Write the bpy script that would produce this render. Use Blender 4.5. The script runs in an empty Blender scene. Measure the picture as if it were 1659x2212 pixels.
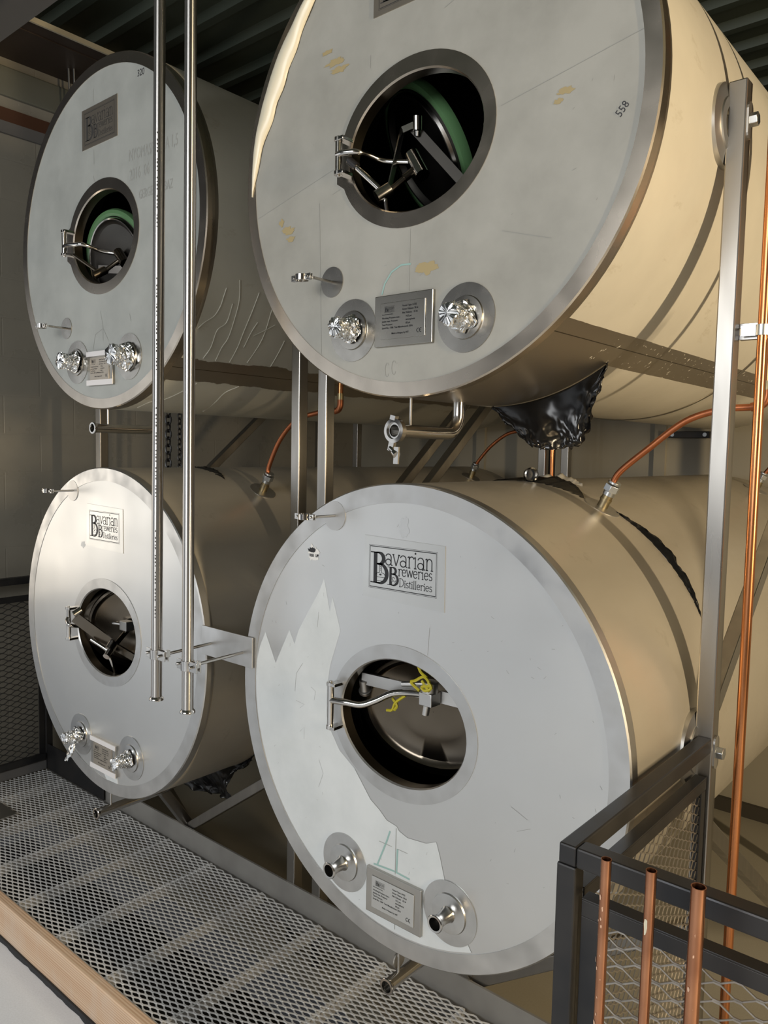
import bpy, bmesh, math, random
from mathutils import Vector, Matrix, noise
PI = math.pi
sc = bpy.context.scene
COL = sc.collection
V = Vector

# ------------------------------------------------------------------ camera, light, exposure
cam_d = bpy.data.cameras.new('camera'); cam = bpy.data.objects.new('camera', cam_d); COL.objects.link(cam)
Rr = V((0.7604568, 0.6490959, 0.0194909)); Uu = V((-0.0649044, 0.0461071, 0.9968257)); Ff = V((-0.6461368, 0.7593080, -0.0771917))
cam.matrix_world = Matrix(((Rr.x, Uu.x, -Ff.x, 1.3999), (Rr.y, Uu.y, -Ff.y, -1.7342), (Rr.z, Uu.z, -Ff.z, 0.7908), (0, 0, 0, 1)))
cam_d.sensor_fit = 'HORIZONTAL'; cam_d.sensor_width = 36.0; cam_d.lens = 36.0 * 1689.2 / 1659.0
cam_d.clip_start = 0.02
sc.camera = cam
sc.view_settings.view_transform = 'Standard'; sc.view_settings.look = 'None'
sc.view_settings.gamma = 1.0; sc.view_settings.use_curve_mapping = False
sc.view_settings.exposure = 0.0

w = bpy.data.worlds.new('room_air'); sc.world = w; w.use_nodes = True
w.node_tree.nodes['Background'].inputs[0].default_value = (0.55, 0.56, 0.60, 1)
w.node_tree.nodes['Background'].inputs[1].default_value = 0.045

def area(name, loc, target, sx, sy, power, color):
    d = bpy.data.lights.new(name, 'AREA'); d.shape = 'RECTANGLE'; d.size = sx; d.size_y = sy
    d.energy = power; d.color = color
    o = bpy.data.objects.new(name, d); COL.objects.link(o); o.location = loc
    o.rotation_euler = (V(target) - V(loc)).to_track_quat('-Z', 'Y').to_euler()
    return o
# daylight through the wide door opening in the left wall, in front of the tanks
area('daylight_door', (-4.3, -3.1, 0.45), (-0.4, 0.2, 0.1), 3.6, 3.2, 32, (0.93, 0.965, 1.0))
# taller opening in front of the racks, behind the photographer
area('daylight_front', (0.25, -6.2, 1.9), (-0.7, 0, 0.3), 3.4, 2.4, 225, (0.97, 0.985, 1.0))
# added warm area light that puts the glare on the lower left end plate
area('warm_glare_fill', (-3.5, -0.95, 0.30), (-1.6, 0, 0.3), 0.9, 1.0, 5.2, (1.0, 0.87, 0.70))
# warm evening light through the tall gap of a door to the right of the racks
area('warm_door_gap', (5.2, -0.62, 1.25), (0, -0.2, 1.0), 0.13, 2.1, 250, (1.0, 0.80, 0.53))

# ------------------------------------------------------------------ helpers
class MB:
    """collects shapes, then links them as ONE mesh object"""
    def __init__(s): s.v = []; s.f = []; s.sm = []
    def add(s, vs, fs, smooth=False):
        b = len(s.v); s.v += [tuple(p) for p in vs]
        for f in fs: s.f.append(tuple(b + i for i in f)); s.sm.append(smooth)
        return s
    def box(s, a, b):
        x0, y0, z0 = a; x1, y1, z1 = b
        return s.add([(x0,y0,z0),(x1,y0,z0),(x1,y1,z0),(x0,y1,z0),(x0,y0,z1),(x1,y0,z1),(x1,y1,z1),(x0,y1,z1)],
              [(0,3,2,1),(4,5,6,7),(0,1,5,4),(1,2,6,5),(2,3,7,6),(3,0,4,7)])
    def beam(s, p, q, wd, ht, side=None):
        p = V(p); q = V(q); d = (q - p).normalized()
        up = V(side) if side else (V((0,0,1)) if abs(d.z) < .95 else V((1,0,0)))
        a = d.cross(up).normalized(); b = a.cross(d).normalized()
        a *= wd/2; b *= ht/2
        vs = [p-a-b, p+a-b, p+a+b, p-a+b, q-a-b, q+a-b, q+a+b, q-a+b]
        return s.add(vs, [(0,1,2,3),(7,6,5,4),(0,4,5,1),(1,5,6,2),(2,6,7,3),(3,7,4,0)])
    def tube(s, pts, r, n=14, caps=True, radii=None, hollow=0):
        pts = [V(p) for p in pts]; m = len(pts)
        t0 = (pts[1]-pts[0]).normalized()
        nrm = t0.orthogonal().normalized(); rings = []
        for i, p in enumerate(pts):
            t = ((pts[min(i+1,m-1)]-pts[max(i-1,0)])).normalized()
            nrm = (nrm - t*nrm.dot(t)).normalized(); bi = t.cross(nrm)
            rr = radii[i] if radii else r
            rings.append([p + (nrm*math.cos(2*PI*k/n) + bi*math.sin(2*PI*k/n))*rr for k in range(n)])
        vs = [v for R in rings for v in R]; fs = []
        for i in range(m-1):
            for k in range(n):
                fs.append((i*n+k, i*n+(k+1)%n, (i+1)*n+(k+1)%n, (i+1)*n+k))
        s.add(vs, fs, True)
        if hollow:
            for R, p, inner in ((rings[0], pts[0], pts[0]+(pts[1]-pts[0]).normalized()*.04), (rings[-1], pts[-1], pts[-1]+(pts[-2]-pts[-1]).normalized()*.04)):
                k_ = hollow; R2 = [p+(q-p)*k_ for q in R]; R3 = [inner+(q-p)*k_ for q in R]
                s.add(R+R2+R3+[inner], [(k,(k+1)%n,n+(k+1)%n,n+k) for k in range(n)] + [(n+k,n+(k+1)%n,2*n+(k+1)%n,2*n+k) for k in range(n)] + [(2*n+k,2*n+(k+1)%n,3*n) for k in range(n)])
        elif caps:
            s.add(rings[0], [tuple(range(n-1,-1,-1))]); s.add(rings[-1], [tuple(range(n))])
        return s
    def lathe(s, prof, c, axis, n=48, oval=(1,1), smooth=True, a0=0, a1=2*PI):
        """prof: (radius, distance along axis); axis: unit vector"""
        ax = V(axis).normalized(); c = V(c)
        u = V((1,0,0)) if abs(ax.x) < .7 else V((0,0,1))
        if abs(ax.x) < .7 and abs(ax.y) < .99: u = u - ax*u.dot(ax)
        u.normalize(); v_ = ax.cross(u)
        if abs(ax.y) > .99: v_ = V((0,0,1))
        full = abs(a1-a0-2*PI) < 1e-6; m = n if full else n+1
        vs = []
        for r, h in prof:
            for k in range(m):
                a = a0+(a1-a0)*k/n
                vs.append(c + ax*h + u*(math.cos(a)*r*oval[0]) + v_*(math.sin(a)*r*oval[1]))
        fs = []
        for i in range(len(prof)-1):
            for k in range(n):
                k2 = (k+1) % m
                fs.append((i*m+k, i*m+k2, (i+1)*m+k2, (i+1)*m+k))
        return s.add(vs, fs, smooth)
    def cyl(s, p, q, r, n=20, r2=None):
        return s.tube([p, q], r, n, radii=[r, r2 if r2 else r])
    def grid(s, P, smooth=True):
        R = len(P); C = len(P[0])
        return s.add([p for row in P for p in row], [(i*C+j, i*C+j+1, (i+1)*C+j+1, (i+1)*C+j) for i in range(R-1) for j in range(C-1)], smooth)
    def prism(s, poly, y0, y1):
        """polygon in (x,z), extruded along y"""
        n = len(poly)
        s.add([(x,y0,z) for x,z in poly] + [(x,y1,z) for x,z in poly],
              [tuple(range(n)), tuple(range(2*n-1,n-1,-1))] + [(i,n+i,n+(i+1)%n,(i+1)%n) for i in range(n)])
        return s
    def stroke(s, pts, wd, y=0.0, closed=False):
        """flat ribbon of constant width in the xz plane"""
        pts = [V((p[0], p[1])) for p in pts]; n = len(pts); L = []; R = []
        for i in range(n):
            a = pts[i-1] if (i > 0 or closed) else pts[i]; b = pts[(i+1) % n] if (i < n-1 or closed) else pts[i]
            d = (b-a)
            if d.length < 1e-9: d = V((1,0))
            d.normalize(); nn = V((-d.y, d.x))*(wd/2 if not callable(wd) else wd(i/(n-1))/2)
            L.append((pts[i].x+nn.x, y, pts[i].y+nn.y)); R.append((pts[i].x-nn.x, y, pts[i].y-nn.y))
        m = n if closed else n-1
        return s.add(L+R, [(n+i, n+(i+1)%n, (i+1)%n, i) for i in range(m)])
    def build(s, name, mat, parent=None, off=(0,0,0), bevel=0, thick=0, sharp=35):
        me = bpy.data.meshes.new(name); me.from_pydata([tuple(V(p)-V(off)) for p in s.v], [], s.f); me.update()
        bm = bmesh.new(); bm.from_mesh(me); (bmesh.ops.remove_doubles(bm, verts=bm.verts, dist=1e-6) if any(s.sm) else None)
        bmesh.ops.recalc_face_normals(bm, faces=bm.faces); bm.to_mesh(me); bm.free()
        o = bpy.data.objects.new(name, me); COL.objects.link(o)
        for m in (mat if isinstance(mat, (list, tuple)) else [mat]): me.materials.append(m)
        if any(s.sm):
            me.polygons.foreach_set('use_smooth', [True]*len(me.polygons))
            try: me.set_sharp_from_angle(angle=math.radians(sharp))
            except Exception: pass
        if parent: o.parent = parent
        if bevel:
            b = o.modifiers.new('edge', 'BEVEL'); b.width = bevel; b.segments = 2; b.limit_method = 'ANGLE'
        if thick:
            t = o.modifiers.new('sheet', 'SOLIDIFY'); t.thickness = thick; t.offset = 0
        return o

def tag(o, label, cat, group=None, kind=None):
    o['label'] = label; o['category'] = cat
    if group: o['group'] = group
    if kind: o['kind'] = kind
    return o
def thing(name, label, cat, loc=(0,0,0), group=None):
    o = bpy.data.objects.new(name, None); COL.objects.link(o); o.location = loc; o.empty_display_size = .1
    return tag(o, label, cat, group)
def struct(name, mb, mat, **k):
    o = mb.build(name, mat, **k); o['kind'] = 'structure'; return o
def arc(cx, cz, rx, rz, a0, a1, n=12):
    return [(cx+rx*math.cos(math.radians(a0+(a1-a0)*i/n)), cz+rz*math.sin(math.radians(a0+(a1-a0)*i/n))) for i in range(n+1)]
def smooth_path(pts, n=6):
    P = [V(p) for p in pts]; P = [P[0]*2-P[1]] + P + [P[-1]*2-P[-2]]; out = []
    for i in range(1, len(P)-2):
        for k in range(n):
            t = k/n; a, b, c, d = P[i-1:i+3]
            out.append(.5*((2*b)+(c-a)*t+(2*a-5*b+4*c-d)*t*t+(3*b-a-3*c+d)*t**3))
    return out+[P[-2]]

# ------------------------------------------------------------------ materials
def mat(name, base, rough=.5, metal=0, spec=.5):
    m = bpy.data.materials.new(name); m.use_nodes = True
    b = m.node_tree.nodes['Principled BSDF']
    b.inputs['Base Color'].default_value = (*base, 1); b.inputs['Roughness'].default_value = rough
    b.inputs['Metallic'].default_value = metal; b.inputs['Specular IOR Level'].default_value = spec
    return m
class NT:
    def __init__(s, m): s.t = m.node_tree; s.b = s.t.nodes['Principled BSDF']
    def n(s, typ, **k):
        x = s.t.nodes.new(typ)
        for a, b in k.items(): setattr(x, a, b)
        return x
    def l(s, a, b): s.t.links.new(a, b)
    def coord(s, scale=(1,1,1), out='Object', rot=(0,0,0)):
        c = s.n('ShaderNodeTexCoord'); mp = s.n('ShaderNodeMapping'); mp.inputs['Scale'].default_value = scale; mp.inputs['Rotation'].default_value = rot
        s.l(c.outputs[out], mp.inputs['Vector']); return mp.outputs['Vector']
    def noise(s, vec, scale, detail=4, rough=.55):
        x = s.n('ShaderNodeTexNoise'); x.inputs['Scale'].default_value = scale; x.inputs['Detail'].default_value = detail; x.inputs['Roughness'].default_value = rough
        s.l(vec, x.inputs['Vector']); return x.outputs['Fac']
    def ramp(s, fac, stops):
        r = s.n('ShaderNodeValToRGB'); e = r.color_ramp.elements
        while len(e) < len(stops): e.new(.5)
        for i, (p, c) in enumerate(stops):
            e[i].position = p; e[i].color = (*c, 1) if len(c) == 3 else c
        s.l(fac, r.inputs['Fac']); return r.outputs['Color']
    def math(s, op, a, b=None, clamp=False):
        x = s.n('ShaderNodeMath', operation=op); x.use_clamp = clamp
        for i, v in enumerate((a, b)):
            if v is None: continue
            if isinstance(v, (int, float)): x.inputs[i].default_value = v
            else: s.l(v, x.inputs[i])
        return x.outputs[0]
    def mix(s, fac, a, b, typ='RGBA', blend='MIX'):
        x = s.n('ShaderNodeMix', data_type=typ)
        if typ == 'RGBA': x.blend_type = blend
        ia = 6 if typ == 'RGBA' else 2
        for i, v in ((0, fac), (ia, a), (ia+1, b)):
            if isinstance(v, (int, float)): x.inputs[i].default_value = v
            elif isinstance(v, tuple): x.inputs[i].default_value = (*v, 1)
            else: s.l(v, x.inputs[i])
        return x.outputs[2 if typ == 'RGBA' else 0]
    def bump(s, h, strength=.2, dist=.01):
        x = s.n('ShaderNodeBump'); x.inputs['Strength'].default_value = strength; x.inputs['Distance'].default_value = dist
        s.l(h, x.inputs['Height']); s.l(x.outputs['Normal'], s.b.inputs['Normal'])
    def set(s, name, v): s.l(v, s.b.inputs[name])
def metal_mat(name, c0, c1, r0, r1, scale=6, stretch=(1,1,1), metal=1.0, bump=0):
    m = mat(name, c0, r0, metal); t = NT(m)
    n1 = t.noise(t.coord(stretch), scale, 2.2, .5)
    t.set('Base Color', t.ramp(n1, [(.3, c0), (.7, c1)]))
    t.set('Roughness', t.ramp(n1, [(.3, (r0,)*3), (.75, (r1,)*3)]))
    if bump: t.bump(t.noise(t.coord(stretch), scale*8, 2), bump, .002)
    return m
M = {}
M['polished'] = metal_mat('polished_steel', (.62,.60,.57), (.55,.53,.50), .12, .22, 9)
M['tube'] = metal_mat('brushed_steel_tube', (.60,.585,.56), (.55,.535,.51), .15, .18, 3, (6,6,.6))
tm_ = M['tube_long'] = metal_mat('ring_polished_tube', (.52,.50,.475), (.48,.46,.435), .30, .32, 2)
_t = NT(tm_); _g = _t.n('ShaderNodeTangent'); _g.direction_type = 'RADIAL'; _g.axis = 'Z'
_t.l(_g.outputs[0], _t.b.inputs['Tangent']); _t.b.inputs['Anisotropic'].default_value = .92; _t.b.inputs['Anisotropic Rotation'].default_value = .25
M['satin'] = metal_mat('satin_steel', (.60,.59,.57), (.50,.49,.47), .32, .46, 7)
M['ring'] = metal_mat('ground_steel_ring', (.64,.635,.62), (.47,.465,.45), .30, .50, 9)
M['port'] = metal_mat('turned_steel', (.60,.60,.59), (.52,.52,.51), .28, .36, 20)
M['rack'] = metal_mat('dull_square_tube', (.40,.38,.35), (.31,.295,.27), .27, .40, 5, (3,3,.5))
M['kick'] = metal_mat('dull_flat_bar', (.36,.35,.325), (.27,.26,.24), .42, .55, 6, (1,1,1), .5)
M['ring_up'] = metal_mat('ground_steel_ring_shaded', (.60,.535,.45), (.50,.445,.375), .22, .30, 9)  # browned in colour for the dim ceiling mirrored in the upper rims
M['port_up'] = metal_mat('turned_steel_shaded', (.46,.44,.40), (.40,.38,.345), .24, .30, 20)  # turned steel darkened in colour to read as shaded on upper tanks
M['neck'] = metal_mat('shaded_neck_steel', (.13,.11,.08), (.09,.075,.055), .30, .42, 5)  # dark colour stands in for the shade inside the manway neck
M['inside'] = metal_mat('shaded_vessel_steel', (.10,.095,.085), (.07,.065,.06), .35, .5, 4)  # steel blackened in colour to keep the vessel interior in shade
M['shaded_door_steel'] = metal_mat('shaded_door_steel', (.17,.145,.115), (.125,.105,.08), .20, .30, 5)  # steel darkened in colour for the dark interior it would mirror
M['black_steel'] = metal_mat('black_steel', (.030,.031,.034), (.055,.052,.050), .34, .52, 7, (1,1,1), .65)
M['galv'] = metal_mat('galvanised', (.74,.74,.73), (.62,.62,.61), .34, .46, 14, (1,1,1), .35)
M['mesh'] = metal_mat('raw_mesh', (.46,.43,.39), (.36,.335,.30), .35, .5, 20, (1,1,1), .9)
M['dark_mesh'] = metal_mat('dark_mesh', (.06,.058,.055), (.09,.085,.08), .45, .6, 20, (1,1,1), .7)
M['copper'] = metal_mat('copper', (.72,.30,.125), (.50,.20,.085), .20, .36, 12, (1,1,.4))
M['stub'] = metal_mat('weathered_copper', (.56,.27,.15), (.36,.16,.09), .20, .36, 18, (1,1,.6))
M['dull_copper'] = metal_mat('dull_copper', (.50,.18,.08), (.33,.12,.06), .34, .5, 12)
M['brass'] = metal_mat('aged_brass', (.42,.34,.18), (.30,.25,.16), .35, .5, 30)
M['zinc'] = metal_mat('zinc', (.62,.65,.68), (.50,.53,.55), .25, .4, 20)
M['foil'] = mat('aluminium_foil', (.88,.88,.87), .16, 1.0)
M['plastic'] = mat('black_film', (.007,.007,.0075), .20, 0, .45)
M['clear'] = mat('cloudy_film', (.50,.47,.40), .3)
M['rubber'] = mat('green_rubber', (.10,.21,.09), .34)
M['black'] = mat('black_grip', (.012,.011,.011), .4)
M['ink'] = mat('black_ink', (.010,.010,.012), .5)
M['engrave'] = mat('etched_dark', (.045,.043,.04), .5)
M['pencil'] = mat('pencil_line', (.31,.31,.285), .7)
M['scratch'] = mat('scratch_line', (.36,.36,.35), .6)
M['marker'] = mat('marker_line', (.03,.03,.035), .6)
M['teal'] = mat('green_marker', (.30,.46,.42), .7)
M['residue'] = mat('yellow_glue_residue', (.40,.315,.16), .5)
M['white_paper'] = mat('white_sticker', (.75,.73,.69), .5)
M['yellow'] = mat('yellow_tape', (.50,.42,.02), .5)
M['sticker'] = metal_mat('clear_sticker_on_steel', (.66,.66,.64), (.61,.61,.59), .30, .38, 6, (1,1,1), .88)
M['plate_dark'] = metal_mat('bare_plate', (.50,.445,.37), (.44,.39,.32), .34, .42, 8, (1,1,1), .9)
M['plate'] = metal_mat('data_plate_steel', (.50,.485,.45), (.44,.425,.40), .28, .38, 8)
M['plate_up'] = metal_mat('data_plate_steel_shaded', (.40,.38,.335), (.34,.32,.285), .24, .32, 8)  # data plate copy darkened in colour as if in shade
M['bright_tape'] = mat('pale_tape', (.75,.72,.70), .4)

def face_film(name, c, hi):
    """protective film on a tank end: matte, faint stains and handling marks"""
    m = mat(name, c, .42); t = NT(m)
    v = t.coord(); a = t.noise(v, 3.2, 6, .62); b = t.noise(v, 26, 4, .6)
    base = t.ramp(a, [(.30, tuple(x*.90 for x in c)), (.62, hi)])
    spots = t.ramp(b, [(.70, (0,0,0)), (.80, (1,1,1))])
    t.set('Base Color', t.mix(t.math('MULTIPLY', spots, .28), base, tuple(x*.62 for x in c)))
    t.set('Roughness', t.ramp(a, [(.3, (.36,)*3), (.7, (.52,)*3)]))
    t.bump(t.noise(v, 5, 3), .10, .01)
    return m
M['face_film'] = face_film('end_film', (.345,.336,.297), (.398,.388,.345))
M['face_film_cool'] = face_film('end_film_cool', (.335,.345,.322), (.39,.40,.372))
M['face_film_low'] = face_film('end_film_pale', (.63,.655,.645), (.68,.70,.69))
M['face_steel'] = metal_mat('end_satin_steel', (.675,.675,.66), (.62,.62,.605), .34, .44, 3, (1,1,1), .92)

def shell_mat(name, film, mode):
    """cladding of an upper tank: protective film with bare steel where it was cut away"""
    m = mat(name, film, .4); t = NT(m)
    c = t.n('ShaderNodeTexCoord'); sp = t.n('ShaderNodeSeparateXYZ'); t.l(c.outputs['Object'], sp.inputs[0])
    ang = t.math('MULTIPLY', t.math('ARCTAN2', sp.outputs['Z'], sp.outputs['X']), 180/PI)
    v = t.coord((1,1,1)); n1 = t.noise(v, 9, 5, .65); n2 = t.noise(v, 60, 3, .6); n3 = t.noise(v, 2.2, 5, .6)
    y = sp.outputs['Y']
    jit = t.math('MULTIPLY', t.math('SUBTRACT', n1, .5), 5.0 if mode == 'TL' else .6)
    a = t.math('ADD', ang, jit)
    def band(lo, hi): return t.math('MULTIPLY', t.math('GREATER_THAN', a, lo), t.math('LESS_THAN', a, hi))
    if mode == 'TR':
        strip = band(-57.3, -47.6)
        low = t.math('MULTIPLY', t.math('LESS_THAN', ang, -50), t.math('LESS_THAN', y, .452))
        bare = t.math('MAXIMUM', strip, low)
        bits = t.math('MULTIPLY', t.math('GREATER_THAN', n2, .66), t.math('GREATER_THAN', y, .33))
        bits = t.math('MULTIPLY', bits, strip)
        bare = t.math('SUBTRACT', bare, bits, True)
    else:
        bare = band(-57.5, -47.0)
    bare = t.math('MAXIMUM', bare, t.math('LESS_THAN', y, .047 if mode == 'TR' else .05))
    colf = t.ramp(n3, [(.3, tuple(x*.86 for x in film)), (.65, film)])
    stain = t.ramp(t.noise(t.coord((1,.5,1)), 11, 6, .7), [(.60, (0,0,0)), (.72, (1,1,1))])
    colf = t.mix(t.math('MULTIPLY', stain, .42), colf, (.28,.22,.12))
    seam = t.math('LESS_THAN', t.math('ABSOLUTE', t.math('ADD', ang, 51.4)), .12)
    steel = t.mix(seam, (.40,.36,.30), (.08,.07,.05))
    t.set('Base Color', t.mix(bare, colf, steel)); t.set('Metallic', t.math('MULTIPLY', bare, .95))
    t.set('Roughness', t.mix(bare, .40, .36, 'FLOAT'))
    t.bump(t.math('ADD', t.math('MULTIPLY', bare, -1), t.math('MULTIPLY', n1, .2)), .25, .001)
    return m
M['shell_TR'] = shell_mat('warm_lit_film_cladding', (.64,.60,.50), 'TR')  # whitish film with the warm light put into its colour
M['shell_TL'] = shell_mat('shaded_film_cladding', (.50,.48,.40), 'TL')  # same film, greyed in colour for the shaded flank
def shell_low(name):
    m = mat(name, (.5,.45,.36), .4, .55); t = NT(m)
    n1 = t.noise(t.coord((1,.35,1)), 3, 5, .6); n2 = t.noise(t.coord(), 8, 5, .65)
    base = t.ramp(n1, [(.3, (.52,.475,.385)), (.7, (.60,.55,.46))])
    st = t.ramp(n2, [(.63, (0,0,0)), (.74, (1,1,1))])
    t.set('Base Color', t.mix(t.math('MULTIPLY', st, .35), base, (.26,.22,.15)))
    t.set('Roughness', t.ramp(n2, [(.35, (.30,)*3), (.7, (.40,)*3)]))
    return m
M['shell_low'] = shell_low('satin_cladding')

def block_wall(name, c, axis):
    m = mat(name, c, .30); t = NT(m)
    cc = t.n('ShaderNodeTexCoord'); sp = t.n('ShaderNodeSeparateXYZ'); t.l(cc.outputs['Object'], sp.inputs[0])
    cb = t.n('ShaderNodeCombineXYZ'); t.l(sp.outputs[axis], cb.inputs[0]); t.l(sp.outputs['Z'], cb.inputs[1])
    br = t.n('ShaderNodeTexBrick'); t.l(cb.outputs[0], br.inputs['Vector'])
    br.inputs['Scale'].default_value = 1; br.inputs['Brick Width'].default_value = .41; br.inputs['Row Height'].default_value = .212
    br.inputs['Mortar Size'].default_value = .005; br.inputs['Mortar Smooth'].default_value = .6
    n = t.noise(t.coord(), 5, 5); n2 = t.noise(t.coord(), 70, 3)
    t.set('Base Color', t.ramp(n, [(.3, tuple(x*.9 for x in c)), (.7, c)]))
    t.set('Roughness', t.ramp(n, [(.3, (.24,)*3), (.7, (.36,)*3)]))
    t.bump(t.math('ADD', t.math('MULTIPLY', br.outputs['Fac'], -1), t.math('MULTIPLY', n2, .10)), .22, .004)
    return m
M['wall_side'] = block_wall('painted_block', (.27,.25,.205), 'Y')
M['wall_back'] = mat('painted_panel', (.34,.31,.24), .45)
M['wall_warm'] = mat('far_wall', (.55,.42,.26), .7)
def concrete(name, c):
    m = mat(name, c, .6); t = NT(m); v = t.coord()
    a = t.noise(v, 2.5, 6, .6); b = t.noise(v, 160, 2)
    t.set('Base Color', t.mix(.5, t.ramp(a, [(.3, tuple(x*.88 for x in c)), (.7, c)]), t.ramp(b, [(.3, tuple(x*.85 for x in c)), (.7, c)])))
    t.bump(b, .15, .002); return m
M['floor_pale'] = concrete('pale_floor_paint', (.80,.845,.91))
M['floor_pit'] = concrete('beige_concrete', (.34,.31,.24))
M['trench'] = concrete('shaded_trench', (.02,.019,.018))  # near-black colour stands in for the shade below the grating
M['ceiling'] = metal_mat('green_deck', (.036,.048,.037), (.055,.067,.052), .5, .65, 4, (.4,1,1), .2)
M['beam_brown'] = mat('brown_primer', (.035,.023,.017), .5)
M['beam_red'] = mat('red_primer', (.07,.028,.014), .5)
M['beam_grey'] = mat('grey_beam_paint', (.13,.125,.12), .5)
M['duct'] = mat('grey_green_shade', (.15,.15,.12), .35, .1)
def wood():
    m = mat('pine', (.62,.43,.27), .6); t = NT(m)
    c = t.n('ShaderNodeTexCoord'); sp = t.n('ShaderNodeSeparateXYZ'); t.l(c.outputs['Object'], sp.inputs[0])
    cb = t.n('ShaderNodeCombineXYZ'); t.l(t.math('MULTIPLY', sp.outputs['X'], .05), cb.inputs[0]); t.l(t.math('ADD', sp.outputs['Y'], sp.outputs['Z']), cb.inputs[1])
    wv = t.n('ShaderNodeTexWave'); wv.wave_type = 'BANDS'; wv.bands_direction = 'Y'; wv.inputs['Scale'].default_value = 34; wv.inputs['Distortion'].default_value = 7; wv.inputs['Detail'].default_value = 3; wv.inputs['Detail Scale'].default_value = .6
    t.l(cb.outputs[0], wv.inputs['Vector']); n = t.noise(cb.outputs[0], 9, 4); f = t.noise(t.coord((2,1,1)), 4, 5)
    col = t.mix(wv.outputs['Fac'], (.46,.25,.13), (.74,.55,.37))
    col = t.mix(.4, col, t.ramp(n, [(.35, (.55,.35,.22)), (.65, (.76,.60,.44))]))
    t.set('Base Color', t.mix(t.ramp(f, [(.5, (0,0,0)), (.75, (.5,.5,.5))]), col, (.66,.56,.46)))
    t.bump(wv.outputs['Fac'], .12, .002); return m
M['wood'] = wood()

# ------------------------------------------------------------------ the room
ZG = -1.08            # top of the grating
ZF = -1.30            # floor under the racks
struct('floor', MB().box((-3.2, .392, ZF-.1), (6.2, 8.2, ZF)).box((.76, -.40, ZF-.1), (6.2, .392, ZF)), M['floor_pit'])
struct('floor_trench', MB().box((-3.2, -.40, ZF-.45), (.76, .392, ZF-.30)), M['trench'])
ZP = -1.225           # pale floor in front
struct('trim_5', MB().box((-3.2, -.46, ZF-.45), (.76, -.402, ZP-.11)), M['trench'])
fl = struct('floor_front', MB().box((-7, -7, ZP-.1), (6.2, -.402, ZP)), M['floor_pale'])
struct('wall_left', MB().box((-3.16, -.12, ZF-.1), (-3.02, 3.2, 3.3)), M['wall_side'])
struct('wall_back', MB().box((-3.02, 3.05, ZF), (6.2, 3.19, 2.28)), M['wall_back'])
struct('wall_far', MB().box((-3.02, 8.0, ZF), (6.2, 8.14, 3.3)), M['wall_back'])
struct('wall_front', MB().box((2.3, -7.1, ZF), (6.2, -7, 3.3)), M['wall_warm'])
b = MB()
ys = []; yy = -7.0
while yy < 8.0:
    ys += [(yy, 3.13), (yy+.15, 3.13), (yy+.165, 3.085), (yy+.215, 3.085), (yy+.23, 3.13)]; yy += .26
b.grid([[(-3.1, y, z) for y, z in ys], [(6.2, y, z) for y, z in ys]], False)
b.box((-3.1,-7,3.18), (6.2,8.2,3.24))
struct('ceiling', b, M['ceiling'])
for i, (x, zz0, zz1) in enumerate(((-.44, ZF, 2.28), (-1.75, ZF, 2.28), (1.2, ZF, 2.28))):
    struct('trim_%d' % (i+1), MB().box((x-.035, 3.025, zz0), (x+.035, 3.05, zz1)), M['wall_back'])
struct('baseboard_back', MB().box((-3.02, 3.02, ZF), (6.2, 3.05, ZF+.08)), mat('dark_skirting', (.05,.042,.03), .7))

# beams along the left wall and across the ceiling
b = MB().box((-3.018,-.1,2.857),(-2.535,2.9,2.869)).box((-2.99,-.1,2.869),(-2.975,2.9,3.06)).box((-3.018,-.1,3.06),(-2.93,2.9,3.072)).box((-2.66,-.1,2.852),(-2.645,2.9,2.857))
tag(b.build('steel_beam', M['beam_brown']), 'dark brown steel beam along the top of the left block wall', 'beam')
tag(MB().box((-2.5345,-.1,2.846),(-2.522,2.9,2.872)).build('edge_strip', mat('pale_edge', (.42,.38,.28), .5)), 'thin pale strip along the lower edge of the dark brown wall beam', 'strip')
tag(MB().box((-3.019,-.1,2.655),(-3.0,2.9,2.812)).build('wall_shading', M['duct'], bevel=.01), 'flat grey green duct on the left wall under the brown beam', 'duct')  # added flat strip, stands in for a shadow band on the wall
tag(MB().box((-3.019,-.1,2.522),(-3.0,2.9,2.592)).build('timber_rail', M['beam_red']), 'dark red brown rail on the left wall below the grey duct', 'rail')
tag(MB().box((-3.019,-.1,2.46),(-3.0,2.9,2.522)).build('wall_channel', M['beam_grey']), 'grey channel directly under the red brown wall rail', 'channel')
b = MB().box((-3.0,-.13,2.780),(-1.2,.085,2.792)).box((-3.0,-.03,2.792),(-1.2,-.02,2.836)).box((-3.0,-.13,2.836),(-1.2,.085,2.848))
tag(b.build('roof_purlin', M['beam_grey']), 'grey steel roof beam crossing the top left corner of the picture', 'beam')
tag(MB().box((-3.0,-.36,2.71),(-1.9,-.20,2.765)).build('sprinkler_bar', M['beam_brown'], bevel=.01), 'dark red brown bar beside the grey roof beam at upper left', 'bar')
b = MB()
for dx in (0, .02): b.tube(smooth_path([(-2.86+dx,.52+dx,2.857),(-2.86+dx,.53+dx,2.66),(-2.84+dx,.56+dx,2.58),(-2.84+dx,.58+dx,2.48)]), .006, 8)
tag(b.build('wire_hanger', M['zinc']), 'pair of thin wires hanging under the dark brown wall beam', 'wire')

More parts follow.
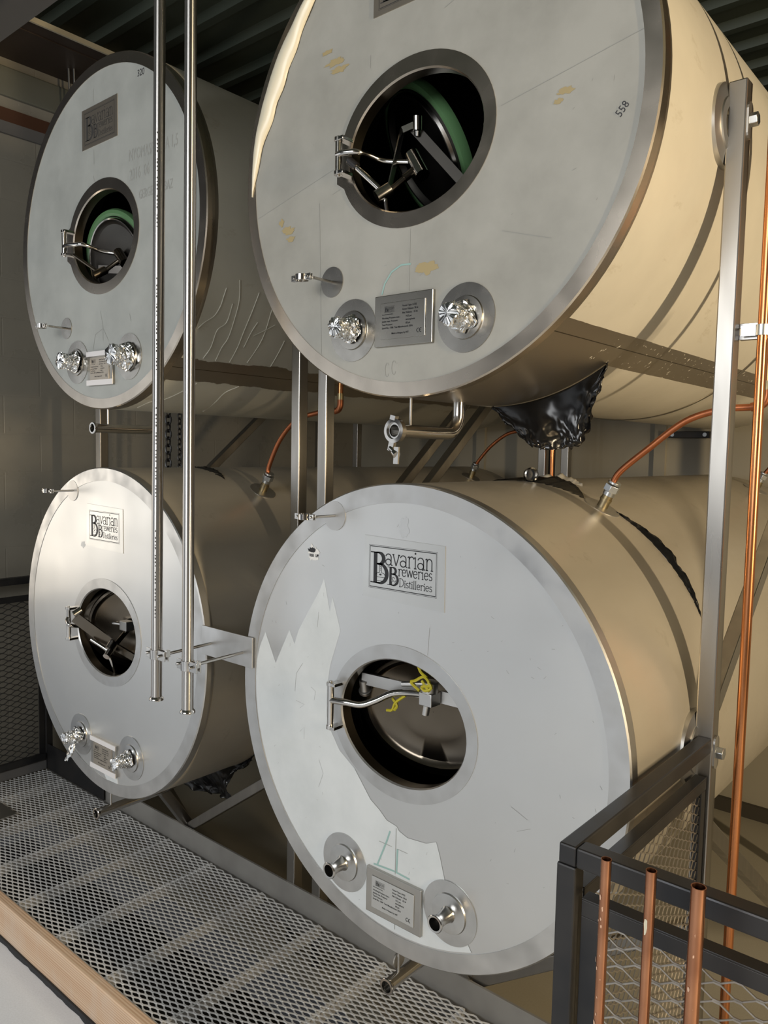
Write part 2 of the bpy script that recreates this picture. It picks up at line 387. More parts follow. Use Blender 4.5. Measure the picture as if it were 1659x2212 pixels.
# ------------------------------------------------------------------ lettering (drawn strokes)
G = {
 'a': (.74, [arc(.32,.27,.27,.27,0,360,16), [(.59,.72),(.59,.10),(.64,.0),(.74,.02)], arc(.32,.70,.27,.30,0,165,10)]),
 'v': (.70, [[(.05,1),(.34,0)], [(.34,0),(.62,1)], [(-.03,1),(.15,1)], [(.53,1),(.71,1)]]),
 'r': (.58, [[(.16,0),(.16,1)], [(.06,0),(.27,0)], [(.02,.9),(.16,1)], arc(.40,.66,.24,.34,165,25,8)]),
 'i': (.34, [[(.16,0),(.16,1)], [(.05,0),(.28,0)], [(.03,.9),(.16,1)]]),
 'n': (.80, [[(.16,0),(.16,1)], [(.06,0),(.27,0)], [(.02,.9),(.16,1)], arc(.39,.66,.23,.33,170,0,9)+[(.62,0)], [(.52,0),(.73,0)]]),
 'e': (.70, [arc(.34,.5,.28,.5,8,325,16), [(.07,.52),(.61,.57)]]),
 'w': (1.0, [[(.04,1),(.27,0)], [(.27,0),(.50,1)], [(.50,1),(.72,0)], [(.72,0),(.95,1)], [(-.04,1),(.13,1)], [(.87,1),(1.03,1)]]),
 's': (.56, [arc(.28,.74,.20,.25,35,250,10)+arc(.26,.25,.22,.25,80,-150,10)]),
 't': (.44, [[(.18,1.4),(.18,.12),(.24,.0),(.36,.06)], [(.0,1),(.36,1)]]),
 'l': (.34, [[(.16,0),(.16,1.7)], [(.05,0),(.28,0)]]),
 'D': (.95, [[(.14,0),(.14,1.75)], [(.0,1.75),(.14,1.75)]+arc(.22,.875,.62,.875,90,-90,14)+[(.0,0)]]),
}
def word(mb, txt, u0, u1, v0, h, wd, y):
    W = sum(G[c][0] for c in txt); k = (u1-u0)/W; u = u0
    for c in txt:
        adv, st = G[c]
        for s in st:
            if c == 'i' : pass
            mb.stroke([(u+p[0]*k, v0+p[1]*h) for p in s], wd, y)
        if c == 'i': mb.stroke(arc(u+.16*k, v0+1.32*h, wd*.5, wd*.5, 0, 360, 8), wd, y)
        u += adv*k
def logo(mb, x0, x1, z0, z1, y, frame=True):
    W = x1-x0; H = z1-z0
    X = lambda u: x0+u*W
    Z = lambda v: z1-v*H
    def big(u0, u1, v0, v1, still):
        hh = (v1-v0)*H; ww = (u1-u0)*W; xb = X(u0); zb = Z(v1); t = ww*.20
        mb.stroke([(xb+ww*.27, zb), (xb+ww*.27, zb+hh)], t, y)
        mb.stroke([(xb, zb+hh*.012), (xb+ww*.55, zb+hh*.012)], hh*.035, y); mb.stroke([(xb, zb+hh*.985), (xb+ww*.5, zb+hh*.985)], hh*.035, y)
        f = lambda q: t*(.28+.72*math.sin(PI*q))
        mb.stroke([(xb+ww*.30, zb+hh*.985)]+arc(xb+ww*.45, zb+hh*.80, ww*.28, hh*.185, 88, -88, 14)+[(xb+ww*.34, zb+hh*.62)], f, y)
        mb.stroke([(xb+ww*.34, zb+hh*.63)]+arc(xb+ww*.50, zb+hh*.32, ww*.42, hh*.31, 86, -88, 16)+[(xb+ww*.30, zb+hh*.012)], f, y)
        if still:
            lw = W*.006; cx = xb+ww*.56
            for s in (-1, 1): mb.stroke([(cx+s*ww*.055, zb+hh*.60), (cx+s*ww*.055, zb+hh*.36)]+arc(cx+s*ww*.055, zb+hh*.26, s*ww*.20, hh*.09, 90, 5, 6), lw, y)
            for q in (.55,.49,.43): mb.stroke(arc(cx, zb+hh*q, lw*.4, lw*.4, 0, 360, 6), lw, y)
            mb.stroke(arc(cx, zb+hh*.285, ww*.05, hh*.016, 0, 360, 10), lw*1.6, y)
            mb.stroke([(xb+ww*.38, zb+hh*.20), (xb+ww*.80, zb+hh*.20)], lw, y); mb.stroke([(xb+ww*.38, zb+hh*.08), (xb+ww*.70, zb+hh*.08)], lw, y)
    big(.03, .30, .16, .87, True); big(.29, .455, .46, .87, False)
    word(mb, 'avarian', X(.25), X(.95), Z(.425), .25*H, W*.0125, y)
    word(mb, 'reweries', X(.445), X(.935), Z(.635), .155*H, W*.0095, y)
    word(mb, 'Distilleries', X(.465), X(.935), Z(.875), .108*H, W*.0075, y)
    ax, az = X(.383), Z(.775)
    mb.stroke(arc(ax-.004*W, az-.045*H, .028*W, .052*H, 60, 400, 14)+[(ax+.036*W, az+.03*H)], W*.006, y)
    mb.stroke(arc(ax-.006*W, az+.055*H, .018*W, .032*H, 0, 270, 10), W*.006, y)
    if frame:
        for ins, lw in ((.004, .004), (.019, .0105)):
            dx = ins*W; mb.stroke([(x0+dx, z0+dx), (x1-dx, z0+dx), (x1-dx, z1-dx), (x0+dx, z1-dx)], lw*W, y, True)
def text_mesh(mb, txt, x, z, size, y, sx=1.0, rot=0.0, bold=0.0):
    cu = bpy.data.curves.new('tmp', 'FONT'); cu.body = txt; cu.size = size; cu.offset = bold; cu.resolution_u = 2
    o = bpy.data.objects.new('tmp', cu); COL.objects.link(o)
    me = o.to_mesh(); c, s = math.cos(rot), math.sin(rot)
    mb.add([(x+(v.co.x*sx)*c-v.co.y*s, y, z+(v.co.x*sx)*s+v.co.y*c) for v in me.vertices], [tuple(p.vertices) for p in me.polygons])
    o.to_mesh_clear(); bpy.data.objects.remove(o); bpy.data.curves.remove(cu)
def plate_text(mb, cx, cz, W, H, y, serial):
    """the vessel data plate, W x H"""
    x0 = cx-W/2; z1 = cz+H/2; s = H*.075
    T = lambda t, u, v, k=1.0, sx=.92: text_mesh(mb, t, x0+u*W, z1-v*H, s*k, y, sx, 0, s*.012)
    logo(mb, x0+.08*W, x0+.32*W, z1-.27*H, z1-.09*H, y)
    T('Bavarian Breweries & Distilleries', .03, .335, .52, .8)
    for t, v in (('Vessel Type: LH25', .15), ('Gross Volume: 28 hl', .25), ('Net Volume:   25 hl', .35)): T(t, .50, v)
    for a, c, v in (('Working Pressure max.:', '14,5 psi', .45), ('Jacket max. Pressure:', 'atmospheric', .545), ('Test Pressure:', '60 psi', .64)): T(a, .03, v); T(c, .58, v)
    T('Serial No.: %s  Year Manufactured: 2016' % serial, .03, .735, 1.0, .88)
    T('Made in Hungary by NST', .26, .90, .9)
    r = H*.055; xx = x0+.87*W; zz = z1-.86*H
    mb.stroke(arc(xx, zz, r, r, 70, 290, 10), r*.3, y); mb.stroke(arc(xx+r*1.7, zz, r, r, 70, 290, 10), r*.3, y); mb.stroke([(xx+r*.75, zz), (xx+r*1.6, zz)], r*.3, y)

# ------------------------------------------------------------------ the tanks
RNG = random.Random(7)
def crumple(mb, c, axis, r, L, seed, n=44, m=24, amp=.004):
    """crumpled foil closed at the front end"""
    ax = V(axis).normalized(); u = ax.orthogonal().normalized(); v = ax.cross(u); c = V(c); P = []
    prof = [(0,1.45),(.12,1.30),(.25,1.15),(.38,.98),(.5,.94),(.62,.98),(.74,1.02),(.86,1.04),(.95,1.0),(1.0,.82),(1.01,.45)]
    for i in range(m+1):
        t = i/m*1.01; k = max(q for q in range(len(prof)-1) if prof[q][0] <= t+1e-9); f = (t-prof[k][0])/(prof[k+1][0]-prof[k][0])
        rr = r*(prof[k][1]+(prof[k+1][1]-prof[k][1])*f); row = []
        for j in range(n):
            a = 2*PI*j/n; q = c+ax*(L*min(t, 1.0))+(u*math.cos(a)+v*math.sin(a))*rr
            rd = (q-c-ax*(q-c).dot(ax)); rd = rd.normalized() if rd.length > 1e-6 else ax
            d = noise.noise_vector(q*60+V((seed*3.1, seed, 0)))*amp*1.5*(1.25-t*.5) + (rd+ax*.4)*(abs(noise.noise(q*95+V((0, seed, 5))))-.25)*amp*1.5 + (rd+ax*.5)*(abs(noise.noise(q*210+V((seed, 3, 5))))-.25)*amp*.85 + noise.noise_vector(q*380+V((3, seed, 1)))*amp*.3
            row.append(q+d)
        P.append(row)
    vs = [p for R in P for p in R]; fs = []
    for i in range(m):
        for k in range(n):
            a, b_, c_, d_ = i*n+k, i*n+(k+1)%n, (i+1)*n+(k+1)%n, (i+1)*n+k
            fs += [(a, b_, c_), (a, c_, d_)]
    fs += [(m*n+k, m*n+(k+1)%n, len(vs)) for k in range(n)]; vs.append(c+ax*L*1.0)
    return mb.add(vs, fs, False)
def oval_pts(rx, rz, n=72): return [(rx*math.cos(2*PI*k/n), rz*math.sin(2*PI*k/n)) for k in range(n)]
def ring_face(mb, P, Q, y, y2=None):
    n = len(P); y2 = y if y2 is None else y2
    return mb.add([(x,y,z) for x,z in P]+[(x,y2,z) for x,z in Q], [(i, (i+1)%n, n+(i+1)%n, n+i) for i in range(n)], True)

DOORS = {  # centre, swing, tilt
 'TR': ((-.179, .296, .091), -.448, .493, -1.321), 'TL': ((-.076, .125, -.087), .216, .165, -1.453),
 'BR': ((.010, .150, .0), .22, .14, 0), 'BL': ((-.03, .20, .006), .76, .014, 0)}
def tank(key, cx, cz, label):
    T = thing('brewing_tank', label, 'tank', (cx, 0, cz), 'horizontal brewing tanks')
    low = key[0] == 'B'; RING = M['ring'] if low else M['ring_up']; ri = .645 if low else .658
    # outer cladding, closed at the far end by a dished head
    prof = [(.70, .03), (.70, .40), (.70, .665), (.70, 1.3), (.70, 2.0), (.70, 2.66), (.66, 2.72), (.5, 2.78), (.25, 2.81), (.001, 2.82)]
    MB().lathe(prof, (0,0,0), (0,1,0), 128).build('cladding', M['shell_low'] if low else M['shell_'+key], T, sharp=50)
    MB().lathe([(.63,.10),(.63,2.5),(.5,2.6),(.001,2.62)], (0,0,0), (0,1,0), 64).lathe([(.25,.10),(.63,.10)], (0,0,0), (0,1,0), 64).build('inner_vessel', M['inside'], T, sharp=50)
    # rim and end plate
    MB().lathe([(ri, .006), (ri, -.001), (.6975, -.001), (.7015, .003), (.7015, .034), (.699, .036)], (0,0,0), (0,1,0), 128).build('end_ring', RING, T, sharp=40)
    n = 72; C = [(ri*math.cos(2*PI*k/n)*1.003, ri*math.sin(2*PI*k/n)*1.003) for k in range(n)]
    rings = [(.255,.213)]; mb = MB()
    A = oval_pts(.255, .213)
    for t in (0,.25,.5,.75):
        P = [(a[0]+(c[0]-a[0])*t, a[1]+(c[1]-a[1])*t) for a, c in zip(A, C)]; t2 = t+.25
        Q = [(a[0]+(c[0]-a[0])*t2, a[1]+(c[1]-a[1])*t2) for a, c in zip(A, C)]
        dish = lambda t: .001
        ring_face(mb, P, Q, dish(t), dish(t2))
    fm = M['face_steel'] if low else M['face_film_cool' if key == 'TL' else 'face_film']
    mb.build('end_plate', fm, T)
    # manway frame: flat oval collar with a hinge tab, and the neck going in
    mb = MB(); A = oval_pts(.236, .188); B = oval_pts(.272, .230)
    B2 = [(-.285 if (x < -.22 and abs(z) < .075) else x, z) for x, z in B]
    ring_face(mb, A, B2, -.001); ring_face(mb, B2, B2, -.001, .006)
    E1 = oval_pts(.232, .184); ring_face(mb, A, E1, -.001, .004)
    mf = mb.build('manway_frame', RING, T, sharp=30)
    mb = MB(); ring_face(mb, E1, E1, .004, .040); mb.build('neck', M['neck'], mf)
    # hinge
    hx = -.250; hl = .068 if low else .048; hz = .005
    H = MB().cyl((hx,-.032,hz-hl), (hx,-.032,hz+hl), .0105, 18)
    for s in (-1, 1):
        z = hz+s*hl; H.cyl((hx,-.032,z-.006), (hx,-.032,z+.006), .0135, 18); H.box((hx-.002,-.043,z-.005), (hx+.026,.002,z+.005))
        H.cyl((hx,-.032,z+s*.006), (hx,-.032,z+s*.010), .006, 10)
    H.build('hinge', M['polished'], T, bevel=.001)
    # the oval door swung inwards
    (dx, dy, dz), th, ti, ro = DOORS[key]
    u = V((math.cos(th), math.sin(th), 0)); nn = V((math.sin(th), -math.cos(th), 0)); vv = V((0,0,1))*math.cos(ti)+nn*math.sin(ti)
    u, vv = u*math.cos(ro)+vv*math.sin(ro), vv*math.cos(ro)-u*math.sin(ro)
    nn = u.cross(vv); C0 = V((dx,dy,dz))
    def dring(mb, prof, n=72):
        vs = []
        for rx, rz, h in prof:
            for k in range(n):
                a = 2*PI*k/n; vs.append(C0+u*(rx*math.cos(a))+vv*(rz*math.sin(a))+nn*h)
        fs = [(i*n+k, i*n+(k+1)%n, (i+1)*n+(k+1)%n, (i+1)*n+k) for i in range(len(prof)-1) for k in range(n)]
        return mb.add(vs, fs, True)
    s_ = {'TR': .85, 'TL': .85}.get(key, 1.0)
    D = dring(MB(), [(.001,.001,.0),(.12,.095,.002),(.205*s_,.158*s_,.004),(.214*s_,.166*s_,.010),(.222*s_,.174*s_,.020),(.232*s_,.184*s_,.016),(.238*s_,.19*s_,.004),(.262*s_,.213*s_,-.006),(.264*s_,.215*s_,-.018),(.20,.16,-.03),(.001,.001,-.035)]).build('manway_door', M['shaded_door_steel'] if low else M['inside'], T)
    D['label'] = 'oval door swung into the tank'
    if not low:
        gk = MB(); dring(gk, [(.243*s_,.195*s_,.006),(.256*s_,.206*s_,.012),(.272*s_,.222*s_,.008),(.280*s_,.230*s_,-.006),(.278*s_,.228*s_,-.022),(.262*s_,.212*s_,-.026)])
        gk.build('gasket', M['rubber'], D)['label'] = 'green rubber seal'
        rm = MB(); dring(rm, [(.222*s_,.174*s_,.016),(.230*s_,.181*s_,.021),(.238*s_,.188*s_,.012)]); rm.build('door_lip', M['polished'], D)
    P = M['polished']
    def sp(pts): return smooth_path(pts, 5)
    if key == 'TR':
        MB().tube(sp([(-.253,-.035,.010),(-.228,-.037,.009),(-.189,-.02,.008),(-.174,.02,.006),(-.15,.06,-.004),(-.075,.09,-.015)]), .0085, 12).build('hinge_arm', P, D)
        MB().cyl((-.072,.09,.006), (-.022,.078,-.066), .021, 20).build('clamp_nut', P, D)
        MB().tube([(-.036,.08,-.036),(-.097,.03,-.103),(-.129,.006,-.118)], .009, 14).tube([(-.045,.075,-.045),(-.07,.052,-.072)], .012, 14).build('spindle', M['shaded_door_steel'], D)
        MB().cyl((-.104,.032,-.098), (-.131,.004,-.124), .019, 20).build('hand_hub', P, D)
        MB().beam((-.084,.12,.105), (-.119,.10,.090), .004, .018).beam((-.119,.10,.090), (-.108,.035,-.092), .004, .020).build('bridge_bar', P, D)
        MB().cyl((-.078,.118,.125), (-.082,.125,.088), .014, 18).cyl((-.082,.125,.088), (-.086,.13,.076), .010, 14).build('knob', P, D)
        MB().cyl((-.125,.012,-.102), (-.203,-.012,-.026), .0085, 14).build('handle', P, D)
        MB().cyl((-.197,-.010,-.031), (-.223,-.016,-.008), .0125, 16).build('grip', M['black'], D)
        MB().tube([(-.110,.02,-.130),(-.108,.02,-.150),(-.111,.035,-.180)], .006, 10).build('handle', P, D)
        MB().beam((-.10,.13,.10), (.06,.22,-.10), .01, .03).build('bridge_bar', M['inside'], D)
    elif key == 'TL':
        MB().tube(sp([(-.247,-.035,-.010),(-.21,-.04,-.010),(-.146,-.04,-.018),(-.111,-.02,-.019),(-.095,.05,-.033),(-.051,.1,-.042)]), .0085, 12).build('hinge_arm', P, D)
        MB().cyl((-.046,.1,-.036), (.024,.09,-.095), .021, 18).build('clamp_nut', M['shaded_door_steel'], D)
        MB().tube([(.0,.09,-.07),(-.05,.05,-.117),(-.068,.01,-.141)], .011, 14).build('spindle', M['shaded_door_steel'], D)
        MB().cyl((-.052,.045,-.118), (-.074,.004,-.146), .017, 16).build('hand_hub', M['shaded_door_steel'], D)
        MB().cyl((-.19,-.022,-.050), (-.07,.02,-.128), .007, 12).build('handle', M['shaded_door_steel'], D)
        MB().beam((-.08,.03,-.115), (.08,.15,-.12), .012, .032).build('bridge_bar', M['inside'], D)
        MB().tube([(-.235,.13,.092),(-.228,.14,.126),(-.215,.145,.134)], .012, 12).build('knob', M['satin'], D)
    elif key == 'BR':
        MB().tube(sp([(-.250,-.032,.022),(-.19,-.02,.024),(-.15,.0,.022),(-.111,.02,.039),(-.065,.04,.066),(-.008,.055,.078),(.044,.06,.083)]), .0105, 14).build('hinge_arm', P, D)
        MB().beam((-.199,.058,.083), (.018,.085,.079), .012, .036).beam((.018,.085,.079), (.16,.112,.070), .012, .036).build('bridge_bar', M['satin'], D)
        MB().cyl((-.193,.058,.079), (-.199,.07,.043), .016, 18).cyl((-.199,.07,.043), (-.201,.075,.035), .021, 18).build('knob', M['satin'], D)
        MB().cyl((-.040,.058,.097), (.039,.075,.110), .0085, 14).build('handle', M['satin'], D)
        MB().cyl((.062,.062,.125), (.060,.062,.091), .024, 20).box((.037,.040,.055), (.083,.086,.094)).build('clamp_nut', M['satin'], D, bevel=.002)
        MB().cyl((.052,.062,.057), (.046,.062,.023), .011, 16).build('spindle', M['satin'], D)
        yb = MB()
        for pts in ([(-.098,.058,.003),(-.075,.056,.010),(-.061,.053,.036),(-.023,.053,.066)], [(-.075,.056,.046),(-.055,.054,.028),(-.065,.054,.012)], [(.029,.053,.093),(-.003,.053,.111),(.013,.053,.119),(.046,.050,.138),(.073,.043,.128)],
                    [(.073,.037,.130),(.085,.036,.115),(.062,.036,.103),(.050,.037,.112),(.086,.037,.122)], [(.023,.054,.163),(.033,.054,.148),(.057,.050,.138)], [(.046,.042,.128),(.078,.036,.104)]):
            yb.tube(smooth_path(pts, 4), .0045, 6)
        yb.build('tape_wrap', M['yellow'], D)['label'] = 'yellow tape tangled round the clamp'
    else:
        MB().tube(sp([(-.250,-.035,.030),(-.232,-.048,.020),(-.205,-.05,.006),(-.205,-.01,-.004),(-.205,.04,-.001),(-.183,.08,.008),(-.136,.11,.003),(-.08,.13,.002)]), .0085, 12).build('hinge_arm', P, D)
        MB().beam((-.146,-.058,.052), (-.035,.05,-.067), .012, .044).beam((-.035,.05,-.067), (.075,.09,-.112), .012, .03).build('bridge_bar', M['shaded_door_steel'], D)
        MB().cyl((-.146,-.064,.064), (-.138,-.034,.082), .0155, 18).build('knob', P, D)
        MB().box((-.075,.11,-.02), (-.02,.15,.022)).build('clamp_nut', M['satin'], D, bevel=.003)
        MB().tube([(-.04,.13,-.018),(-.012,.05,-.068),(.010,.0,-.096)], .011, 14).build('spindle', M['shaded_door_steel'], D)
        MB().cyl((-.022,.05,-.062), (-.008,.02,-.085), .022, 18).cyl((.004,.02,-.084), (.016,-.006,-.102), .015, 18).build('hand_hub', P, D)
        MB().cyl((-.078,-.022,-.040), (-.006,.02,-.086), .0075, 14).build('handle', P, D)
        MB().tube([(.006,.01,-.098),(.012,.02,-.124),(-.004,.05,-.19)], .0075, 12).build('handle', P, D)
        MB().add([C0+u*a+vv*b_+nn*.0045 for a, b_ in ((-.02,.075),(.045,.085),(.065,.06),(.0,.05))], [(0,1,2,3)]).build('paper_tag', M['residue'], D)
    # name plate
    if low:
        x0, x1, z0, z1 = (-.130,.124,.386,.516) if key == 'BR' else (-.123,.119,.388,.516)
        npl = MB().prism([(x0-.022,z0-.028),(x1+.026,z0-.036),(x1+.024,z1+.018),(x0-.018,z1+.026)], -.0012, .002).build('name_sticker', M['sticker'], T)
        npl['label'] = 'clear sticker with the maker name'
        lm = MB(); logo(lm, x0, x1, z0, z1, -.0016); lm.build('lettering', M['ink'], npl)
    else:
        x0, x1, z0, z1 = (-.150,.122,.372,.532)
        npl = MB().prism([(x0,z0),(x1,z0),(x1,z1),(x0,z1)], -.0012, .002).build('name_plate', M['plate_dark'], T)
        npl['label'] = 'bare metal plate etched with the maker name'
        lm = MB(); logo(lm, x0+.018, x1-.018, z0+.014, z1-.014, -.0016); lm.build('lettering', M['engrave'], npl)
    # data plate
    px0, px1, pz0, pz1 = {'TR': (-.117,.092,-.555,-.411), 'BR': (-.110,.101,-.607,-.466), 'TL': (-.109,.088,-.600,-.464), 'BL': (-.110,.087,-.612,-.475)}[key]
    pm = MB().box((px0,-.010,pz0), (px1,.002,pz1))
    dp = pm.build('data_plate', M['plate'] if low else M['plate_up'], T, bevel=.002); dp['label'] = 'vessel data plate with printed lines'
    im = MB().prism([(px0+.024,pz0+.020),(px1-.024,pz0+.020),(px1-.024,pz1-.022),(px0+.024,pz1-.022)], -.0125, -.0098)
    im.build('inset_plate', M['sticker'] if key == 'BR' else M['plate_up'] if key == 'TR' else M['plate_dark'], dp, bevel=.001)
    tm = MB(); plate_text(tm, (px0+px1)/2, (pz0+pz1)/2, px1-px0-.052, pz1-pz0-.046, -.0130, {'TR':'1586','BR':'1584','TL':'1585','BL':'1583'}[key]); tm.build('lettering', M['ink'], dp)
    if key in ('TL', 'BL'):
        for za, zb in ((pz1-.018, pz1+.002), (pz0-.002, pz0+.020)):
            MB().box((px0-.003,-.0135,za), (px1+.004,-.0105,zb)).build('pale_tape', M['bright_tape'], dp)
    # two outlet ports
    for i, s in enumerate((-1, 1)):
        c = (s*.205+(.0 if s < 0 else -.005)-.005, 0, -.497)
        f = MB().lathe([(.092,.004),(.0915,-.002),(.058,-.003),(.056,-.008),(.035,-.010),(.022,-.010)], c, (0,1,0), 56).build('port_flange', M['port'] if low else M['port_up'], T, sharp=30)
        mb = MB().lathe([(.025,-.008),(.020,-.016),(.0175,-.040),(.0185,-.058),(.0245,-.066),(.0250,-.071),(.0235,-.0725),(.0185,-.0715),(.0170,-.060),(.0165,-.005),(.001,-.005)], c, (0,1,0), 32)
        nz = mb.build('nozzle', M['tube'], f, sharp=40)
    # small pipe bracket standing off the end plate
    bx, bz = {'TR': (-.300,-.345), 'TL': (-.300,-.345), 'BR': (-.275,.590), 'BL': (-.262,.592)}[key]
    bp = MB().lathe([(.046,.004),(.0455,-.002),(.001,-.0022)], (bx,0,bz), (0,1,0), 40).cyl((bx,-.001,bz), (bx,-.080,bz), .0045, 10).build('bracket', M['satin'] if low else M['port_up'], T, sharp=40)
    yb = -.098
    mb = MB()
    for s in (-1, 1):
        mb.lathe([(.0185,-.009),(.0205,-.009),(.0205,.009),(.0185,.009),(.0185,-.009)], (bx-.030,yb,bz), (0,0,1), 14, a0=(.12*PI if s > 0 else 1.12*PI), a1=(.88*PI if s > 0 else 1.88*PI), smooth=False)
        for t in (-1, 1):
            mb.box((bx-.030+t*.018-.0 if t > 0 else bx-.030-.040, yb+s*.004-.0016, bz-.009), (bx-.030+.040 if t > 0 else bx-.030-.018, yb+s*.004+.0016, bz+.009))
    for t in (-1, 1): mb.cyl((bx-.030+t*.030, yb-.010, bz), (bx-.030+t*.030, yb+.010, bz), .0045, 8)
    mb.beam((bx, -.075, bz), (bx, -.094, bz), .006, .006)
    mb.build('pipe_clamp', M['polished'], bp, bevel=.0008)
    # drain pipe under the belly
    zc = {'TR': -.796, 'TL': -.781, 'BR': -.790, 'BL': -.781}[key]; yf = -.05 if key != 'BR' else -.035; R_ = .019
    if low: path = [(0,yf+.004,zc),(0,.30,zc),(0,.34,zc+.008),(0,.37,zc+.03),(0,.385,zc+.075),(0,.385,zc+.13)]
    else:   path = [(0,yf+.004,zc),(0,.20,zc)]+[(0,.20+.057*math.sin(a),zc+.057*(1-math.cos(a))) for a in [k*PI/16 for k in range(1,9)]]+[(0,.257,zc+.10),(0,.257,zc+.13)]
    mb = MB().tube(path, R_, 24, hollow=.90)
    mb.lathe([(.019,.012),(.0245,.004),(.0252,.0),(.0235,-.002),(.0172,-.002)], (0,yf,zc), (0,1,0), 28)
    dpipe = mb.build('drain_pipe', M['tube'], T, sharp=40)
    top = -math.sqrt(.70**2-.0)
    MB().cyl((0,.02,top+.003), (0,.02,zc+.018), .0038, 10).build('hanger_rod', M['satin'], dpipe)
    if key == 'BR': MB().lathe([(.001,-.003),(.026,-.003),(.028,0),(.026,.003),(.001,.003)], (-.012,.035,-.745), (1,0,0), 28).build('blank_cap', M['satin'], dpipe)
    if key == 'TR':
        mb = MB().lathe([(.0235,-.008),(.034,-.006),(.034,.010),(.0235,.012)], (0,yf,zc), (0,1,0), 28)
        mb.lathe([(.0235,-.008),(.0235,.012)], (0,yf,zc), (0,1,0), 28)
        mb.beam((-.004,yf,zc+.030), (-.001,yf,zc+.042), .016, .018).beam((-.006,yf,zc-.030), (-.012,yf,zc-.056), .012, .018)
        cl = mb.build('tri_clamp', M['polished'], dpipe)
        MB().cyl((-.012,yf-.006,zc-.048), (.022,yf-.016,zc-.066), .006, 10).cyl((.012,yf-.014,zc-.060), (.024,yf-.018,zc-.068), .011, 14).beam((.024,yf-.018,zc-.045), (.022,yf-.018,zc-.092), .006, .016).build('wing_nut', M['polished'], dpipe)
    # side lugs that carry the tank in its rack
    for s in (-1, 1):
        mb = MB().lathe([(.105,.018),(.104,-.004),(.070,-.009),(.068,-.013),(.045,-.014),(.045,.0)], (s*.703,.4185,0), (-s,0,0), 48)
        mb.lathe([(.030,-.012),(.030,.03)], (s*.703,.4185,0), (-s,0,0), 24)
        mb.build('support_lug', M['satin'], T, sharp=30)
    if low:
        for (yy, an) in ((.622, 63.6), (2.42, 66.0)) if key == 'BR' else ((.567, 60.0), (2.32, 66.9)):
            a = math.radians(an); d = V((math.cos(a), 0, math.sin(a))); p0 = V((0,yy,0))+d*.698
            q = MB().lathe([(.060,-.002),(.060,.002),(.058,.0035),(.001,.004)], p0, d, 40).build('jacket_boss', M['satin'], T, sharp=30)
            dd = (d+V((-.10,0,.42))).normalized() if yy < 1 else d
            MB().cyl(p0, p0+d*.045, .0175, 16).cyl(p0+d*.026, p0+d*.034, .0195, 16).build('brass_nipple', M['brass'], q)
            MB().cyl(p0+d*.045, p0+d*.060, .019, 16).cyl(p0+d*.060, p0+d*.082, .025, 6).cyl(p0+d*.086, p0+d*.094, .021, 16).build('union_nut', M['zinc'], q, bevel=.001)
    return T

TR = tank('TR', 0, 1.645, 'upper right brewing tank with cream film on its side and a green manway seal')
TL = tank('TL', -1.62, 1.645, 'upper left brewing tank partly hidden behind the two vertical steel pipes')
BR = tank('BR', 0, 0, 'lower right brewing tank with yellow tape inside its manway')
BL = tank('BL', -1.62, 0, 'lower left brewing tank with warm glare on its upper end plate')

# marks, tape and film on the end plates
YK = [0]
def ylay():
    YK[0] += 1; return .0004-.00002*(YK[0] % 20)
def line(T, pts, wd=.0014, m='pencil', name='pencil_line'):
    return MB().stroke(pts, wd, ylay()).build(name, M[m], T)
def script(T, txt, x, z, size, sx, rot=0, m='pencil', lab=None, bold=0):
    mb = MB(); text_mesh(mb, txt, x, z, size, ylay(), sx, rot, bold); o = mb.build('handwriting', M[m], T)
    if lab: o['label'] = lab
    return o
def blob(mb, cx, cz, rx, rz, seed, y, n=30, rough=.75):
    P = []
    for k in range(n):
        a = 2*PI*k/n; q = max(.25, 1+rough*noise.noise(V((math.cos(a)*2.2+seed*7.3, math.sin(a)*2.2, seed)))+.5*rough*noise.noise(V((math.cos(a)*6, math.sin(a)*6, seed*3.3))))
        P.append((cx+rx*q*math.cos(a), cz+rz*q*math.sin(a)))
    mb.add([(cx,y,cz)]+[(x,y,z) for x, z in P], [(0, 1+k, 1+(k+1)%n) for k in range(n)])
    return mb
def scuffs(T, n, m, seed):
    rg = random.Random(seed); mb = MB()
    for k in range(n):
        a = rg.uniform(0, 2*PI); r = rg.uniform(.32, .63); x, z = r*math.cos(a), r*math.sin(a); l = rg.uniform(.003, .012); b_ = rg.uniform(0, PI)
        mb.stroke([(x,z),(x+l*math.cos(b_),z+l*math.sin(b_))], .0009, .00045)
    o = mb.build('scuff_marks', M[m], T); o['kind'] = 'stuff'
for p in ([(-.655,-.10),(-.30,-.012)], [(.285,.02),(.652,.09)], [(.0,-.235),(.0,-.405)], [(-.27,-.075),(-.305,-.085)], [(-.36,-.10),(-.34,-.65)], [(.30,-.29),(.44,-.33)], [(.10,.318),(.16,.338)], [(-.16,.275),(-.16,.24)], [(.33,.30),(.362,.312)]): line(TR, p, .0012)
line(TR, arc(-.075,-.62,.008,.020,40,330,10), .0014); line(TR, arc(-.05,-.615,.008,.020,40,330,10), .0014); scuffs(TR, 34, 'pencil', 5)
script(TR, '558', .604, -.090, .028, .8, math.radians(50), 'marker', 'handwritten 558', 0)
line(TR, [(-.10,-.405),(-.09,-.375),(-.065,-.345),(-.03,-.330),(.005,-.332)], .005, 'teal', 'green_stroke')
for a in ((-.30,.298,.040,.010,1),(-.285,.272,.030,.009,2),(-.335,.335,.022,.006,3),(-.50,-.16,.026,.013,4),(-.485,-.188,.018,.008,5),(-.53,-.13,.010,.011,6),(.058,-.350,.038,.017,7),(.462,.008,.022,.008,9),(.445,-.012,.013,.006,10)):
    blob(MB(), *a, ylay(), 40, .65).build('glue_residue', M['residue'], TR)
